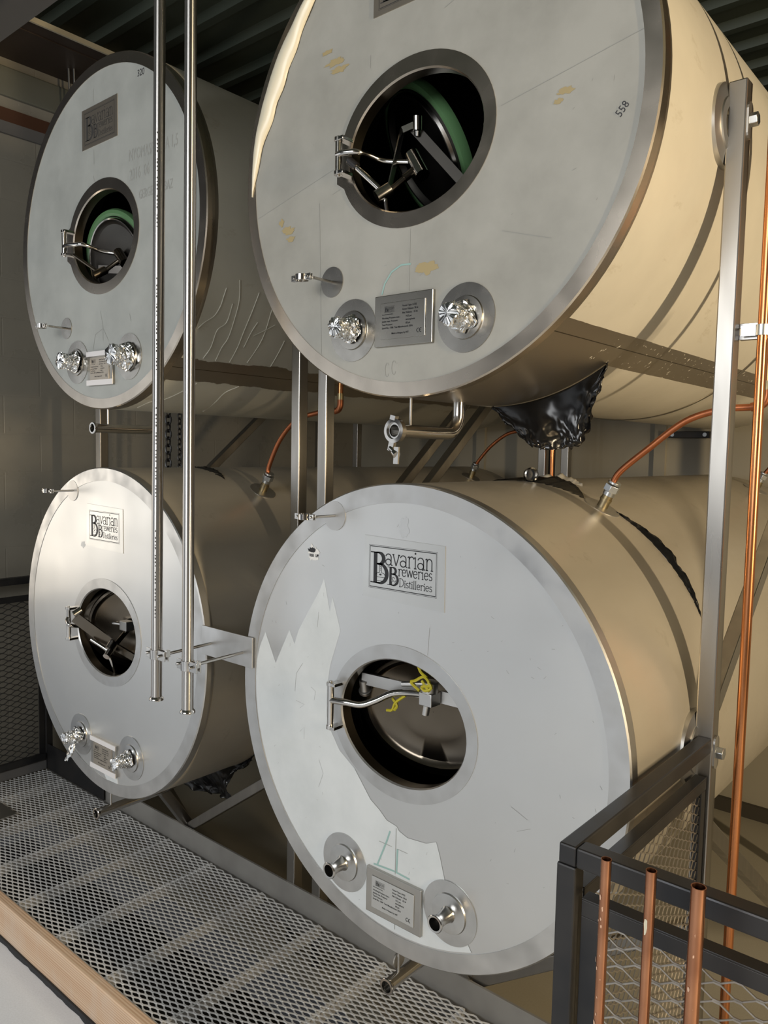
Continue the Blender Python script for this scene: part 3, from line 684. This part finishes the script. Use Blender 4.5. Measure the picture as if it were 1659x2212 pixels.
# curled edge of the film at the upper left of that end plate
mb = MB(); rows = []
for i in range(33):
    t = i/32; a = math.radians(122+60*t); wd_ = .078*math.sin(PI*min(1, t*1.2))**.7 + .004 if t < .833 else .004
    wd_ = max(.004, .075*(math.sin(PI*t**.8))**.8)*(1+.25*noise.noise(V((t*7,3,0))))
    row = []
    for j in range(7):
        q = j/6; r = .676-wd_*q; yy = -.002-.016*math.sin(PI*q)*min(1, wd_*20)-.003*noise.noise(V((a*9,q*3,1)))
        row.append((r*math.cos(a), yy, r*math.sin(a)))
    rows.append(row)
mb.grid(rows); pf = mb.build('peeled_film', mat('curled_cream_film', (.78,.71,.54), .30), TR, thick=.0008); pf['label'] = 'curled strip of loose cream film at the rim'
# upper left: written notes
script(TL, 'NYOMASPROBA 1,5', .200, .255, .062, .60, math.radians(-2)); script(TL, '2016  06  06', .205, .180, .062, .62); script(TL, 'GERGELY  TIBAZ', .270, .098, .050, .6)
for p in ([(-.06,.60),(-.06,.55)], [(-.06,.36),(-.06,.30)], [(-.065,.255),(-.058,.23)], [(-.02,-.30),(0,-.36),(0,-.42)], [(-.08,-.45),(-.06,-.39),(0,-.37),(.04,-.42)], [(.20,-.33),(.21,-.36)], [(.13,.455),(.14,.455)]): line(TL, p, .0018)
script(TL, '320', .262, .555, .036, .9, math.radians(-3), 'marker', 'handwritten 320', 0); scuffs(TL, 24, 'pencil', 8)
# lower right: remains of the protective film, bare steel between
fb = [(-.175,-.185),(-.108,-.262),(-.07,-.284),(-.042,-.306),(-.003,-.312),(.006,-.323),(.038,-.333),(.106,-.326),(.142,-.309),(.156,-.346),(.174,-.407),(.199,-.438),(.258,-.562),(.271,-.580)]
low_arc = [(.640*math.cos(math.radians(a)), .640*math.sin(math.radians(a))) for a in range(-66, -191, -5)]
zig = [(-.622,.118),(-.594,.173),(-.541,.076),(-.475,.20),(-.45,.158),(-.431,.207),(-.338,.348),(-.318,.389),(-.291,.289),(-.28,.335),(-.244,.235)]
inner = [(-.285,.12),(-.298,.05),(-.298,-.05),(-.28,-.09),(-.24,-.145)]
mb = MB(); poly = fb+low_arc+zig+inner
mb.add([(x,.0007,z) for x, z in poly], [tuple(range(len(poly)))])
pf = mb.build('film_remnant', M['face_film_low'], BR); pf['label'] = 'torn pale protective film on the lower left of the end plate'
line(BR, fb, .0008, 'scratch', 'film_edge'); line(BR, [(-.005,-.318),(-.005,-.46)], .0022); line(BR, [(-.003,-.612),(-.003,-.63)], .0022); line(BR, [(-.07,-.38),(-.02,-.38)]); line(BR, [(.0,-.38),(.04,-.38)])
for q in ([(-.41,.10),(-.44,.06),(-.445,.0)], [(-.44,-.03),(-.40,-.035),(-.42,-.05)], [(-.37,.03),(-.35,.02),(-.355,-.01)], [(-.42,-.13),(-.40,-.11),(-.40,-.15)], [(.38,-.13),(.43,-.15)], [(.40,-.19),(.44,-.17)], [(-.34,.28),(-.345,.23)], [(.10,.30),(.095,.22)], [(-.33,-.20),(-.31,-.24),(-.33,-.29)]): line(BR, q, .0010, 'scratch')
scuffs(BR, 60, 'scratch', 11)
for p in ([(-.075,-.455),(-.04,-.37),(-.028,-.335)], [(-.09,-.458),(-.01,-.452),(.05,-.455)], [(.002,-.38),(.0,-.45)]): line(BR, p, .0055, 'teal', 'green_stroke')
st = blob(MB(), -.366, .463, .024, .022, 21, .0002).build('torn_sticker', M['white_paper'], BR); st['label'] = 'torn round sticker with black letters'
blob(MB(), -.374, .474, .018, .007, 22, -.0001).build('print_patch', M['ink'], st)
for t_, x_ in (('RISE', -.384), ('UP', -.358)): mb = MB(); text_mesh(mb, t_, x_, .453, .0125, -.0001, .85, 0, .0006); mb.build('lettering', M['ink'], st)
SM = metal_mat('dull_smudge', (.60,.605,.60), (.55,.555,.55), .45, .55, 20, (1,1,1), .9)
for T_, a in ((BR, (.0,.575,.018,.030,31)), (BL, (-.18,.36,.018,.014,41))): blob(MB(), *a, .0006, 30, .4).build('smudge', SM, T_)
mb = MB().prism([(-.03,-.612),(.085,-.612),(.09,-.64),(.0,-.645)], -.0002, .001); mb.build('film_remnant', M['face_film_low'], BL)
# wrinkles in the film on the flank of the upper left tank
WR = [[(.275,-46.6),(.273,-40.4),(.268,-34.5),(.272,-28),(.281,-21.2)],[(.206,-46.7),(.201,-41.2),(.209,-37.5),(.203,-30.9),(.197,-24.8),(.178,-18.8)],[(.058,-36),(.077,-33.6),(.108,-31.1),(.121,-27.8),(.123,-24.8),(.126,-21.9)],[(.145,-46.4),(.152,-41.8),(.145,-35.5),(.173,-32.4),(.172,-26.2)],[(.302,-40.1),(.305,-34.1),(.317,-30.6)],[(.419,-80.7),(.385,-69.3),(.372,-62),(.409,-57.6)],[(.091,-81),(.092,-73.5),(.137,-69.8),(.17,-63.3),(.198,-58.1)],[(.489,-46.3),(.488,-40.5),(.488,-35.4)],[(.322,-35.5),(.37,-32.7),(.407,-30.5)],[(.36,-46),(.372,-36),(.365,-25),(.38,-15)]]
mb = MB()
for L in WR: mb.tube(smooth_path([(.7005*math.cos(math.radians(a)), y, .7005*math.sin(math.radians(a))) for y, a in L], 4), .0024, 6)
mb.build('film_wrinkles', M['shell_TL'], TL)
MB().lathe([(.7005,-.012),(.7025,-.010),(.7025,.010),(.7005,.012)], (0,1.47,0), (0,1,0), 128).build('strap_band', M['plate_up'], TR)
# loose black film under the cladding seams
def seam_film(T, name, y0, a0, a1, hmax, seed, matl, yamp=.03, n=40):
    rows = []
    for i in range(n+1):
        t = i/n; a = math.radians(a0+(a1-a0)*t); h = hmax*math.sin(PI*t)**.7*(.75+.5*noise.noise(V((t*9, seed, 0))))
        row = []
        for j in range(5):
            q = j/4; r = .6985+h*q+.004*noise.noise(V((t*30, q*4, seed))); yy = y0+yamp*q*math.sin(PI*t)+.006*noise.noise(V((t*26, q*5, seed+4)))
            row.append((r*math.cos(a), yy, r*math.sin(a)))
        rows.append(row)
    o = MB().grid(rows).build(name, matl, T, thick=.0006); return o
seam_film(BR, 'black_film', .655, 62, 26, .022, 3, M['plastic']); seam_film(BR, 'black_film', .60, 100, 68, .020, 5, M['plastic'], .16)
seam_film(BR, 'cloudy_film', .80, 96, 77, .028, 8, M['clear'], .05); seam_film(BL, 'black_film', .43, 97, 68, .010, 11, M['plastic'], .05)
MB().lathe([(.001,-.012),(.022,-.012),(.024,-.008),(.024,.012),(.019,.014),(.017,-.004),(.001,-.004)], (.05,.62,.722), (.7,-.7,.1), 24).build('loose_ferrule', M['tube'], BR)
def bag(T, bot, a0, a1, y0, seed, name='black_film'):
    n = 110; rows = []
    top = [(.702*math.cos(math.radians(a0+(a1-a0)*i/n)), .702*math.sin(math.radians(a0+(a1-a0)*i/n))) for i in range(n+1)]
    L = len(bot)-1
    for j in range(31):
        q = j/30; row = []
        for i in range(n+1):
            t = i/n; k = min(int(t*L), L-1); f = t*L-k
            bx = bot[k][0]+(bot[k+1][0]-bot[k][0])*f; bz = bot[k][1]+(bot[k+1][1]-bot[k][1])*f
            x = top[i][0]+(bx-top[i][0])*q; z = top[i][1]+(bz-top[i][1])*q; e = math.sin(PI*t)
            yy = y0+.05*q*e*math.sin(t*9+seed)+ .035*q*q*noise.noise(V((t*9, q*2, seed)))
            d = noise.noise_vector(V((t*15, q*5, seed)))*.016*q*q + noise.noise_vector(V((t*38, q*12, seed+9)))*.008*q*q*q
            row.append((x+d.x, yy+d.y, z+d.z*.8))
        rows.append(row)
    o = MB().grid(rows).build(name, M['plastic'], T, thick=.0006); o['label'] = 'torn black plastic film hanging from the seam'; return o
bag(TR, [(-.006,-.701),(.063,-.772),(.15,-.823),(.199,-.837),(.254,-.836),(.293,-.829),(.323,-.752),(.375,-.658),(.386,-.575)], -90.5, -56, .452, 2)
bag(BL, [(-.12,-.83),(.08,-.845),(.219,-.815),(.315,-.765),(.32,-.66),(.38,-.60),(.44,-.545)], -100, -50, .45, 6)

# foil caps on the ports (held on, so things of their own)
def foil(cx, cz, sx, label, seed, rr=.029, tail=False):
    c = (cx+sx, -.014, cz-.497); mb = MB(); crumple(mb, c, (0,-1,0), rr, .072, seed)
    if tail:
        for k in range(2):
            P = []
            for i in range(9):
                t = i/8; q = V((c[0]-.012*t+k*.004, c[1]-.02-.035*t, c[2]-.03-.075*t)); r = .006+.015*math.sin(PI*min(1, t*1.1))
                P.append([q+V((r*math.cos(a)*1.0, r*.35*math.sin(a), 0))+noise.noise_vector(q*120+V((a, seed, 0)))*.006 for a in [2*PI*m/10 for m in range(11)]])
            mb.grid(P, False)
    o = mb.build('foil_cap', M['foil']); tag(o, label, 'foil', 'foil caps over the tank ports')
foil(-1.62, 1.645, -.208, 'crumpled foil cap on the left port of the upper left tank', 3, .032)
foil(-1.62, 1.645, .195, 'large ragged foil wrap on the right port of the upper left tank', 9, .040)
foil(0, 1.645, -.208, 'foil cap on the left port of the upper right tank', 14, .028)
foil(0, 1.645, .195, 'foil cap on the right port of the upper right tank', 18, .029)
foil(-1.62, 0, -.208, 'foil cap with a dangling twist on the left port of the lower left tank', 23, .026, True)
foil(-1.62, 0, .195, 'small foil cap on the right port of the lower left tank', 29, .026)

# ------------------------------------------------------------------ racks
def rack(label, xs, cx, detail):
    T = thing('tank_rack', label, 'rack', (cx, .42, ZF), 'steel racks under the tanks'); off = (cx, .42, ZF)
    for x0 in xs:
        xb = 'x'
        MB().box((x0,.395,ZF), (x0+.047,.442,1.745)).build('post', M['rack'], T, off, .004)
        MB().box((x0,2.36,ZF), (x0+.047,2.407,1.745)).build('post', M['rack'], T, off, .004)
        xm = x0+.0235
        MB().beam((xm,.44,.12), (xm,2.36,1.70), .042, .045).build('brace', M['rack'], T, off, .003)
        MB().beam((xm,.44,-.225), (xm,1.75,-1.15), .040, .045).build('brace', M['rack'], T, off, .003)
    # V struts below the lower tank
    for s, xe in ((-1, xs[0]+.047), (1, xs[1])):
        zt = -1.0+.68*abs(xe-cx)
        MB().beam((cx+s*.02,.425,-1.0), (xe,.425,zt), .045, .042).build('strut', M['rack'], T, off, .003)
    MB().beam((cx-.01,.44,-1.02), (cx-.01,.285,-.79), .045, .045).build('strut', M['rack'], T, off, .003)
    MB().box((xs[0]+.047,.40,ZF+.18), (xs[1],.44,ZF+.222)).build('cross_rail', M['rack'], T, off, .003)
    MB().box((xs[0]+.047,2.362,.30), (xs[1],2.404,.342)).build('cross_rail', M['rack'], T, off, .003)
    for i, xo in enumerate((xs[1]+.047, xs[0])):
        s = 1 if i == 0 else -1
        for z in (0, 1.645):
            n = 16; P = []
            for k in range(n): 
                a = 2*PI*k/n; P.append((.019*math.cos(a), .026*(1 if math.sin(a) >= 0 else -1)+.020*math.sin(a)))
            mb = MB(); mb.add([(xo, .4185+p[0], z+p[1]) for p in P]+[(xo+s*.005, .4185+p[0], z+p[1]) for p in P], [tuple(range(n)), tuple(range(2*n-1,n-1,-1))]+[(k,(k+1)%n,n+(k+1)%n,n+k) for k in range(n)])
            wsh = mb.build('washer_plate', M['satin'], T, off)
            wsh['label'] = 'slotted washer plate under the bolt'
            MB().cyl((xo+s*.005,.4185,z), (xo+s*.024,.4185,z), .0175, 6).build('bolt', M['zinc'], wsh, off, .0012)
    return T
def fix_sub(o):
    return o
rack('stainless rack of square tube posts carrying the two right-hand tanks', (-.757, .710), 0, True)
rack('stainless rack of square tube posts carrying the two left-hand tanks', (-2.39, -.905), -1.62, False)

# bracket plate between the lower tanks with its two pipes
T = thing('pipe_bracket', 'flat steel plate between the lower tanks with two clamp rods', 'bracket', (-.79,-.006,.09)); off = T.location
MB().box((-.935,-.010,.036), (-.650,-.003,.143)).build('plate', M['ring'], T, off, .001)
PIPES = ((-.948,-.192,.068,-.884), (-.757,-.198,.066,-.703))
for px, py, pz, rx in PIPES:
    MB().cyl((rx,-.008,.083), (rx,py,.083-.004), .0055, 12).build('rod', M['tube'], T, off)
    mb = MB()
    for s in (-1, 1):
        mb.lathe([(.0195,-.017),(.0222,-.017),(.0222,.017),(.0195,.017),(.0195,-.017)], (px,py,pz), (0,0,1), 14, a0=(.12*PI if s > 0 else 1.12*PI), a1=(.88*PI if s > 0 else 1.88*PI), smooth=False)
        for t in (-1, 1):
            mb.box((px+(.018 if t > 0 else -.048), py+s*.007-.0025, pz-.017), (px+(.062 if t > 0 else -.018), py+s*.007+.0025, pz+.017))
    for t in (-1, 1): mb.cyl((px+t*.036, py-.020, pz), (px+t*.036, py+.016, pz), .0055, 8)
    mb.beam((rx,py+.002,pz+.0), (rx,py+.002,pz+.024), .014, .014)
    mb.build('clamp', M['polished'], T, off, .0008)
for (px, py, pz, rx), dx, lab in zip(PIPES, (.033, .019), ('left one of two long vertical steel pipes in front of the left tanks', 'right one of two long vertical steel pipes in front of the left tanks')):
    T = thing('steel_pipe', lab, 'pipe', (px,py,-.095), 'vertical steel pipes'); off = T.location
    MB().tube([(px,py,-.09), (px+dx*1.3,py,3.1)], .0191, 28, hollow=.9).build('tube', M['tube_long'], T, off)
    MB().lathe([(.0172,0),(.0255,0),(.0258,.004),(.0245,.007),(.0193,.013)], (px,py,-.097), (0,0,1), 32).build('ferrule', M['polished'], T, off)
    if dx > .03:
        mb = MB()
        for k, z0 in enumerate((1.52, 1.05, .62, .20)):
            for m in range(26): 
                z = z0+m*.012; a = -.90; w_ = .004+.003*((m*7) % 3)/2
                if m % 5 == 4: continue
                c_, s_ = math.cos(a), math.sin(a); xx = px+dx*(z+.09)/3.2*1.3
                mb.add([(xx+.0194*math.cos(a+e), py+.0194*math.sin(a+e), z+g) for e, g in ((-.10,0),(.10,0),(.10,w_),(-.10,w_))], [(0,1,2,3)])
        mb.build('print_marks', M['engrave'], T, off)['label'] = 'faint dark line of printed marks'

# ------------------------------------------------------------------ walkway
def expanded(mb, u0, u1, v0, v1, f, LW=.056, SW=.0232, wd=.0038, th=.003, tilt=.9):
    """expanded metal: strands zigzag between staggered bonds. f(u,v,h) -> point"""
    rows = int((v1-v0)/(SW/2)); cols = int((u1-u0)/(LW/2))
    for j in range(rows):
        pts = []
        for i in range(cols+1):
            up = (i+j) % 2; v = v0+(j+up)*SW/2; u = u0+i*LW/2; e = LW*.09; d = SW*.035*(1 if up else -1)
            pts.append((u-e, v-d, up)); pts.append((u+e, v-d, up))
        vs = []; fs = []
        for k, (u, v, up) in enumerate(pts):
            hh = th*(.5-up)*tilt
            vs += [f(u, v-wd/2, hh), f(u, v+wd/2, hh), f(u, v+wd/2, hh-th), f(u, v-wd/2, hh-th)]
        for k in range(len(pts)-1):
            a = 4*k
            fs += [(a,a+1,a+5,a+4), (a+1,a+2,a+6,a+5), (a+2,a+3,a+7,a+6), (a+3,a,a+4,a+7)]
        mb.add(vs, fs)
    return mb
T = thing('mesh_walkway', 'expanded metal walkway grating running in front of the lower tanks', 'walkway', (-1.1,0,ZG)); off = T.location
expanded(MB(), -2.915, .70, -.352, .372, lambda u, v, h: (u, v, ZG+h), .056, .0232, .0058, .0022, .7).build('mesh_deck', M['galv'], T, off)
for x in (-2.72,-2.385,-2.05,-1.71,-1.38,-1.03,-.69,-.35,0,.35,.66):
    MB().box((x-.007,-.352,ZG-.045), (x+.007,.377,ZG-.005)).build('bearing_bar', M['galv'], T, off)
MB().box((-2.93,.386,ZG-.09), (.75,.3945,-.988)).box((-2.93,.378,ZG-.09), (.75,.386,ZG-.06)).build('kick_beam', M['kick'], T, off)
MB().box((-2.93,-.360,ZG-.09), (.75,-.352,ZG-.004)).build('edge_angle', M['galv'], T, off)
tag(MB().box((-2.66,-.35,ZG+.003), (-2.47,-.005,ZG+.008)).build('steel_sheet', M['satin']), 'small grey steel sheet lying on the far left of the walkway', 'sheet')
mb = MB(); N = 40
rows = []
for i in range(N+1):
    x = -3.0+3.6*i/N; j = .0018*noise.noise(V((x*5, 0, 1)))
    rows.append([(x,-.3605+j,ZP),(x,-.3605+j,ZG+.002),(x,-.364+j,ZG+.006),(x,-.394+j,ZG+.006),(x,-.400+j,ZG+.0),(x,-.401+j,ZP)])
mb.grid(rows, False)
mb.add(rows[0], [tuple(range(6))]); mb.add(rows[-1], [tuple(range(5,-1,-1))])
tag(mb.build('pine_plank', M['wood']), 'bare pine plank on edge along the walkway at the lower left', 'plank')
rows = []
for i in range(120):
    x = -3.0+3.6*i/119; j = .010*noise.noise(V((x*11, 2, 1)))+.006*noise.noise(V((x*40, 2, 1)))
    rows.append([(x,-.4025,ZP+.012),(x,-.408,ZP+.011),(x,-.413+j*.7,ZP+.004),(x,-.416+j*.7,ZP+.0005)])
tag(MB().grid(rows, False).build('shadow_gap_strip', mat('black_gap_shade', (.012,.012,.013), .6), thick=.001), 'ragged black sealing strip between the pine plank and pale floor', 'strip')  # black strip stands in for the shadow gap under the plank

# ------------------------------------------------------------------ guard rails
T = thing('guard_rail', 'black steel corner guard rail with mesh panels in front of the lower right tank', 'railing', (.735,-.37,ZF)); off = T.location
B = M['black_steel']
MB().box((.7185,-.39,.002), (.755,.3945,.042)).build('top_rail', B, T, off, .004)
MB().box((.7555,-.39,.002), (2.6,-.35,.042)).build('top_rail', B, T, off, .004)
MB().box((.715,-.39,ZF), (.755,-.35,.001)).build('post', B, T, off, .004)
MB().box((2.56,-.39,ZF), (2.6,-.35,.001)).build('post', B, T, off, .004)
def frame_y(x, y0, y1, z0, z1):   # panel frame in the plane x = const
    t = .034; mb = MB()
    mb.box((x-.004,y0,z1-t),(x,y1,z1-.0041)).box((x-.03,y0,z1-.004),(x,y1,z1)).box((x-.004,y0,z0),(x,y1,z0+t)).box((x-.004,y0,z0+t+.0002),(x,y0+t,z1-t-.0002)).box((x-.004,y1-t,z0+t+.0002),(x,y1-.0041,z1-t-.0002)).box((x-.03,y1-.004,z0),(x-.0041,y1,z1-.0042))
    return mb
pn = frame_y(.750, -.335, .385, -1.03, -.062).build('mesh_panel', B, T, off, .001)
expanded(MB(), -.325, .376, -1.02, -.075, lambda u, v, h: (.741+h, u, v), .056, .0254, .0032, .0025).build('expanded_mesh', M['mesh'], pn, off)
mb = MB(); t = .036
mb.box((.762,-.372,-.062-t),(2.55,-.368,-.0661)).box((.762,-.372,-.066),(2.55,-.340,-.062)).box((.762,-.372,-1.03),(2.55,-.368,-1.03+t)).box((.762,-.372,-1.03+t+.0002),(.762+t,-.368,-.062-t-.0002)).box((2.55-t,-.372,-1.03+t+.0002),(2.55,-.368,-.062-t-.0002))
pn = mb.build('mesh_panel', B, T, off, .001)
expanded(MB(), .770, 2.2, -1.02, -.075, lambda u, v, h: (u, -.362+h, v), .070, .034, .0032, .0025).build('expanded_mesh', M['mesh'], pn, off)

T = thing('guard_rail', 'dark guard rail with mesh panel against the block wall at the left end', 'railing', (-2.93,0,ZG)); off = T.location
MB().box((-2.96,-.9,.014), (-2.92,.40,.054)).build('top_rail', B, T, off, .004)
for y in (-.9, .37): MB().box((-2.96,y,ZG), (-2.92,y+.04,.014)).build('post', B, T, off, .004)
mb = MB(); x = -2.935
mb.box((x,-.85,-.085),(x+.006,.365,-.05)).box((x,-.85,-1.02),(x+.02,.365,-.985)).box((x,-.85,-1.02),(x+.006,-.82,-.05)).box((x,.335,-1.02),(x+.006,.365,-.05))
pn = mb.build('mesh_panel', B, T, off, .001)
expanded(MB(), -.84, .35, -1.0, -.07, lambda u, v, h: (x+.004+h, u, v), .075, .032, .0045, .003).build('expanded_mesh', M['dark_mesh'], pn, off)
MB().box((-2.945,-.9,ZG), (-2.925,.40,-1.03)).build('kick_plate', M['beam_grey'], T, off)
MB().box((-2.915,.3735,ZG+.001), (-2.30,.3772,-.93)).build('kick_plate', B, T, off)

# ------------------------------------------------------------------ copper and other pipework
T = thing('copper_pipe', 'tall bright copper pipe clamped beside the right rack post', 'pipe', (.815,.425,ZF)); off = T.location
MB().tube([(.815,.425,ZF), (.818,.425,.2), (.815,.425,3.05)], .0128, 20).build('tube', M['copper'], T, off)
T = thing('strut_clamp', 'zinc strut with a clamp band holding the tall copper pipe', 'clamp', (.757,.42,1.12)); off = T.location
mb = MB().box((.757,.452,1.098),(.90,.456,1.140)).box((.757,.436,1.136),(.90,.456,1.140)).box((.757,.436,1.098),(.90,.456,1.102)).box((.757,.436,1.128),(.90,.440,1.138)).box((.757,.436,1.100),(.90,.440,1.110))
mb.build('strut', M['satin'], T, off, .001)
MB().lathe([(.0132,-.014),(.0150,-.014),(.0150,.014),(.0132,.014),(.0132,-.014)], (.815,.425,1.118), (0,0,1), 24).box((.765,.418,1.104),(.802,.421,1.132)).box((.828,.418,1.104),(.85,.421,1.132)).build('band', M['zinc'], T, off, .0006)
def branch(label, x, y0, fit, path, vert, mm, dull):
    T = thing('copper_branch', label, 'pipe', fit, 'copper feed branches'); off = fit
    MB().tube(smooth_path(path, 6), .0100, 14).build('bend', M['dull_copper'], T, off)
    (vx, vy, vz) = vert
    MB().tube([(vx,vy,vz), (vx,vy,vz+1.6)], .0105, 16).build('riser', M['copper'], T, off)
    e = [(path[-1][0], path[-1][1], path[-1][2]), (vx-.035,vy,vz-.036), (vx-.012,vy,vz-.030), (vx-.001,vy,vz-.012), (vx,vy,vz+.02)]
    MB().tube(smooth_path(e, 6), .0125, 16).build('elbow', M['dull_copper'], T, off)
    MB().cyl((vx,vy,vz+.01), (vx,vy,vz+.035), .0135, 16).build('solder_ring', M['brass'], T, off)
bp = [(.344,.622,.706),(.371,.62,.745),(.454,.62,.814),(.563,.62,.897),(.667,.62,.930),(.745,.62,.935)]
branch('copper feed branch curving down to the fitting at the front of the lower right tank', 0, 0, (.344,.622,.70), bp, (.785,.62,.972), 0, 0)
branch('copper feed branch curving down to the rear fitting of the lower right tank', 0, 0, (.32,2.42,.715), [(.322,2.42,.715),(.36,2.42,.76),(.44,2.42,.82),(.55,2.42,.90),(.66,2.42,.93),(.74,2.42,.935)], (.785,2.42,.972), 0, 0)
bl = [(-1.237,.567,.68),(-1.228,.567,.72),(-1.159,.567,.832),(-1.058,.567,.915),(-.93,.567,.945),(-.86,.567,.95)]
branch('copper feed branch curving down to the front fitting of the lower left tank', 0, 0, (-1.237,.567,.68), bl, (-.800,.567,.985), 0, 0)
branch('copper feed branch curving down to the rear fitting of the lower left tank', 0, 0, (-1.312,2.32,.72), [(-1.312,2.32,.72),(-1.28,2.32,.76),(-1.20,2.32,.84),(-1.09,2.32,.91),(-.98,2.32,.93),(-.90,2.32,.935)], (-.835,2.33,.972), 0, 0)
tag(MB().tube([(-.832,2.40,.2), (-.832,2.40,1.2)], .011, 14).build('copper_pipe', M['copper']), 'short length of copper pipe between the two rear rack posts', 'pipe')
for (x, zt, r, lab, sd) in ((.864,.104,.0090,'left of the three open copper stubs at the guard rail, paint spotted',1), (.942,.113,.0090,'middle of the three open copper stubs, one cream paint patch',2), (1.018,.115,.0118,'right and thickest of the three open copper stubs at the guard rail',3)):
    T = thing('copper_stub', lab, 'pipe', (x,-.5,ZG-.04), 'open copper stubs'); off = T.location
    mb = MB().tube([(x-.004,-.5,ZG-.075), (x-.002,-.5,-.3), (x,-.5,zt)], r, 24, hollow=.86); mb.build('tube', M['stub'], T, off, sharp=40)
    mb = MB(); rg = random.Random(sd)
    spots = [(.018, 1.0, .009)] if sd == 2 else [(zt-.02-rg.uniform(0,.38), rg.uniform(-2.6, -.2), rg.uniform(.0008,.003)) for _ in range(34 if sd == 1 else 18)]
    for (z, a, s_) in spots:
        a = a if sd != 2 else -1.62
        P = []
        for k in range(9):
            q = 2*PI*k/9; m_ = 1+.6*noise.noise(V((math.cos(q)*2, math.sin(q)*2, z*50)))
            aa = a+.3*(s_/.004 if sd != 2 else 1)*m_*math.cos(q); P.append((x-.002+(r+.0004)*math.cos(aa), -.5+(r+.0004)*math.sin(aa), z+s_*(1.8 if sd != 2 else 1.6)*m_*math.sin(q)))
        mb.add(P, [tuple(range(9))])
    mb.build('paint_spots', mat('cream_paint_drip', (.74,.66,.48), .45) if sd == 2 else mat('flux_spots', (.85,.55,.38), .3, .6), T, off)

# chains on the wall behind, dark gear behind the tanks
def chain(x, y, z0, z1, label, r=.013):
    mb = MB(); z = z1; k = 0
    while z > z0:
        a = PI/2*(k % 2)+.4; P = []
        for i in range(15):
            q = 2*PI*i/14; h = r*math.cos(q); v_ = r*1.55*math.sin(q); P.append((x+h*math.cos(a), y+h*math.sin(a), z+v_))
        mb.tube(P, r*.30, 6, caps=False); z -= r*2.35; k += 1
    tag(mb.build('chain', M['black']), label, 'chain', 'hanging chains')
chain(-2.30, .775, .60, 1.02, 'thick dark chain hanging behind the left vertical steel pipe', .017)
chain(-2.28, .835, .60, 1.02, 'thinner dark chain hanging between the two vertical steel pipes', .012)
tag(MB().tube([(-1.05,2.80,.2), (-1.05,2.80,1.1)], .022, 14).build('black_hose', M['black']), 'black upright hose in the gap behind the drain pipe', 'hose')
T = thing('wall_bracket', 'dark channel bracket on the back wall right of the batten', 'bracket', (-.26,3.0,.925)); off = T.location
MB().box((-.37,2.97,.905),(-.13,3.025,.945)).build('channel', M['black_steel'], T, off, .003)
for x in (-.345, -.155): MB().cyl((x,2.965,.925),(x,2.97,.925),.012,12).build('screw', M['zinc'], T, off)
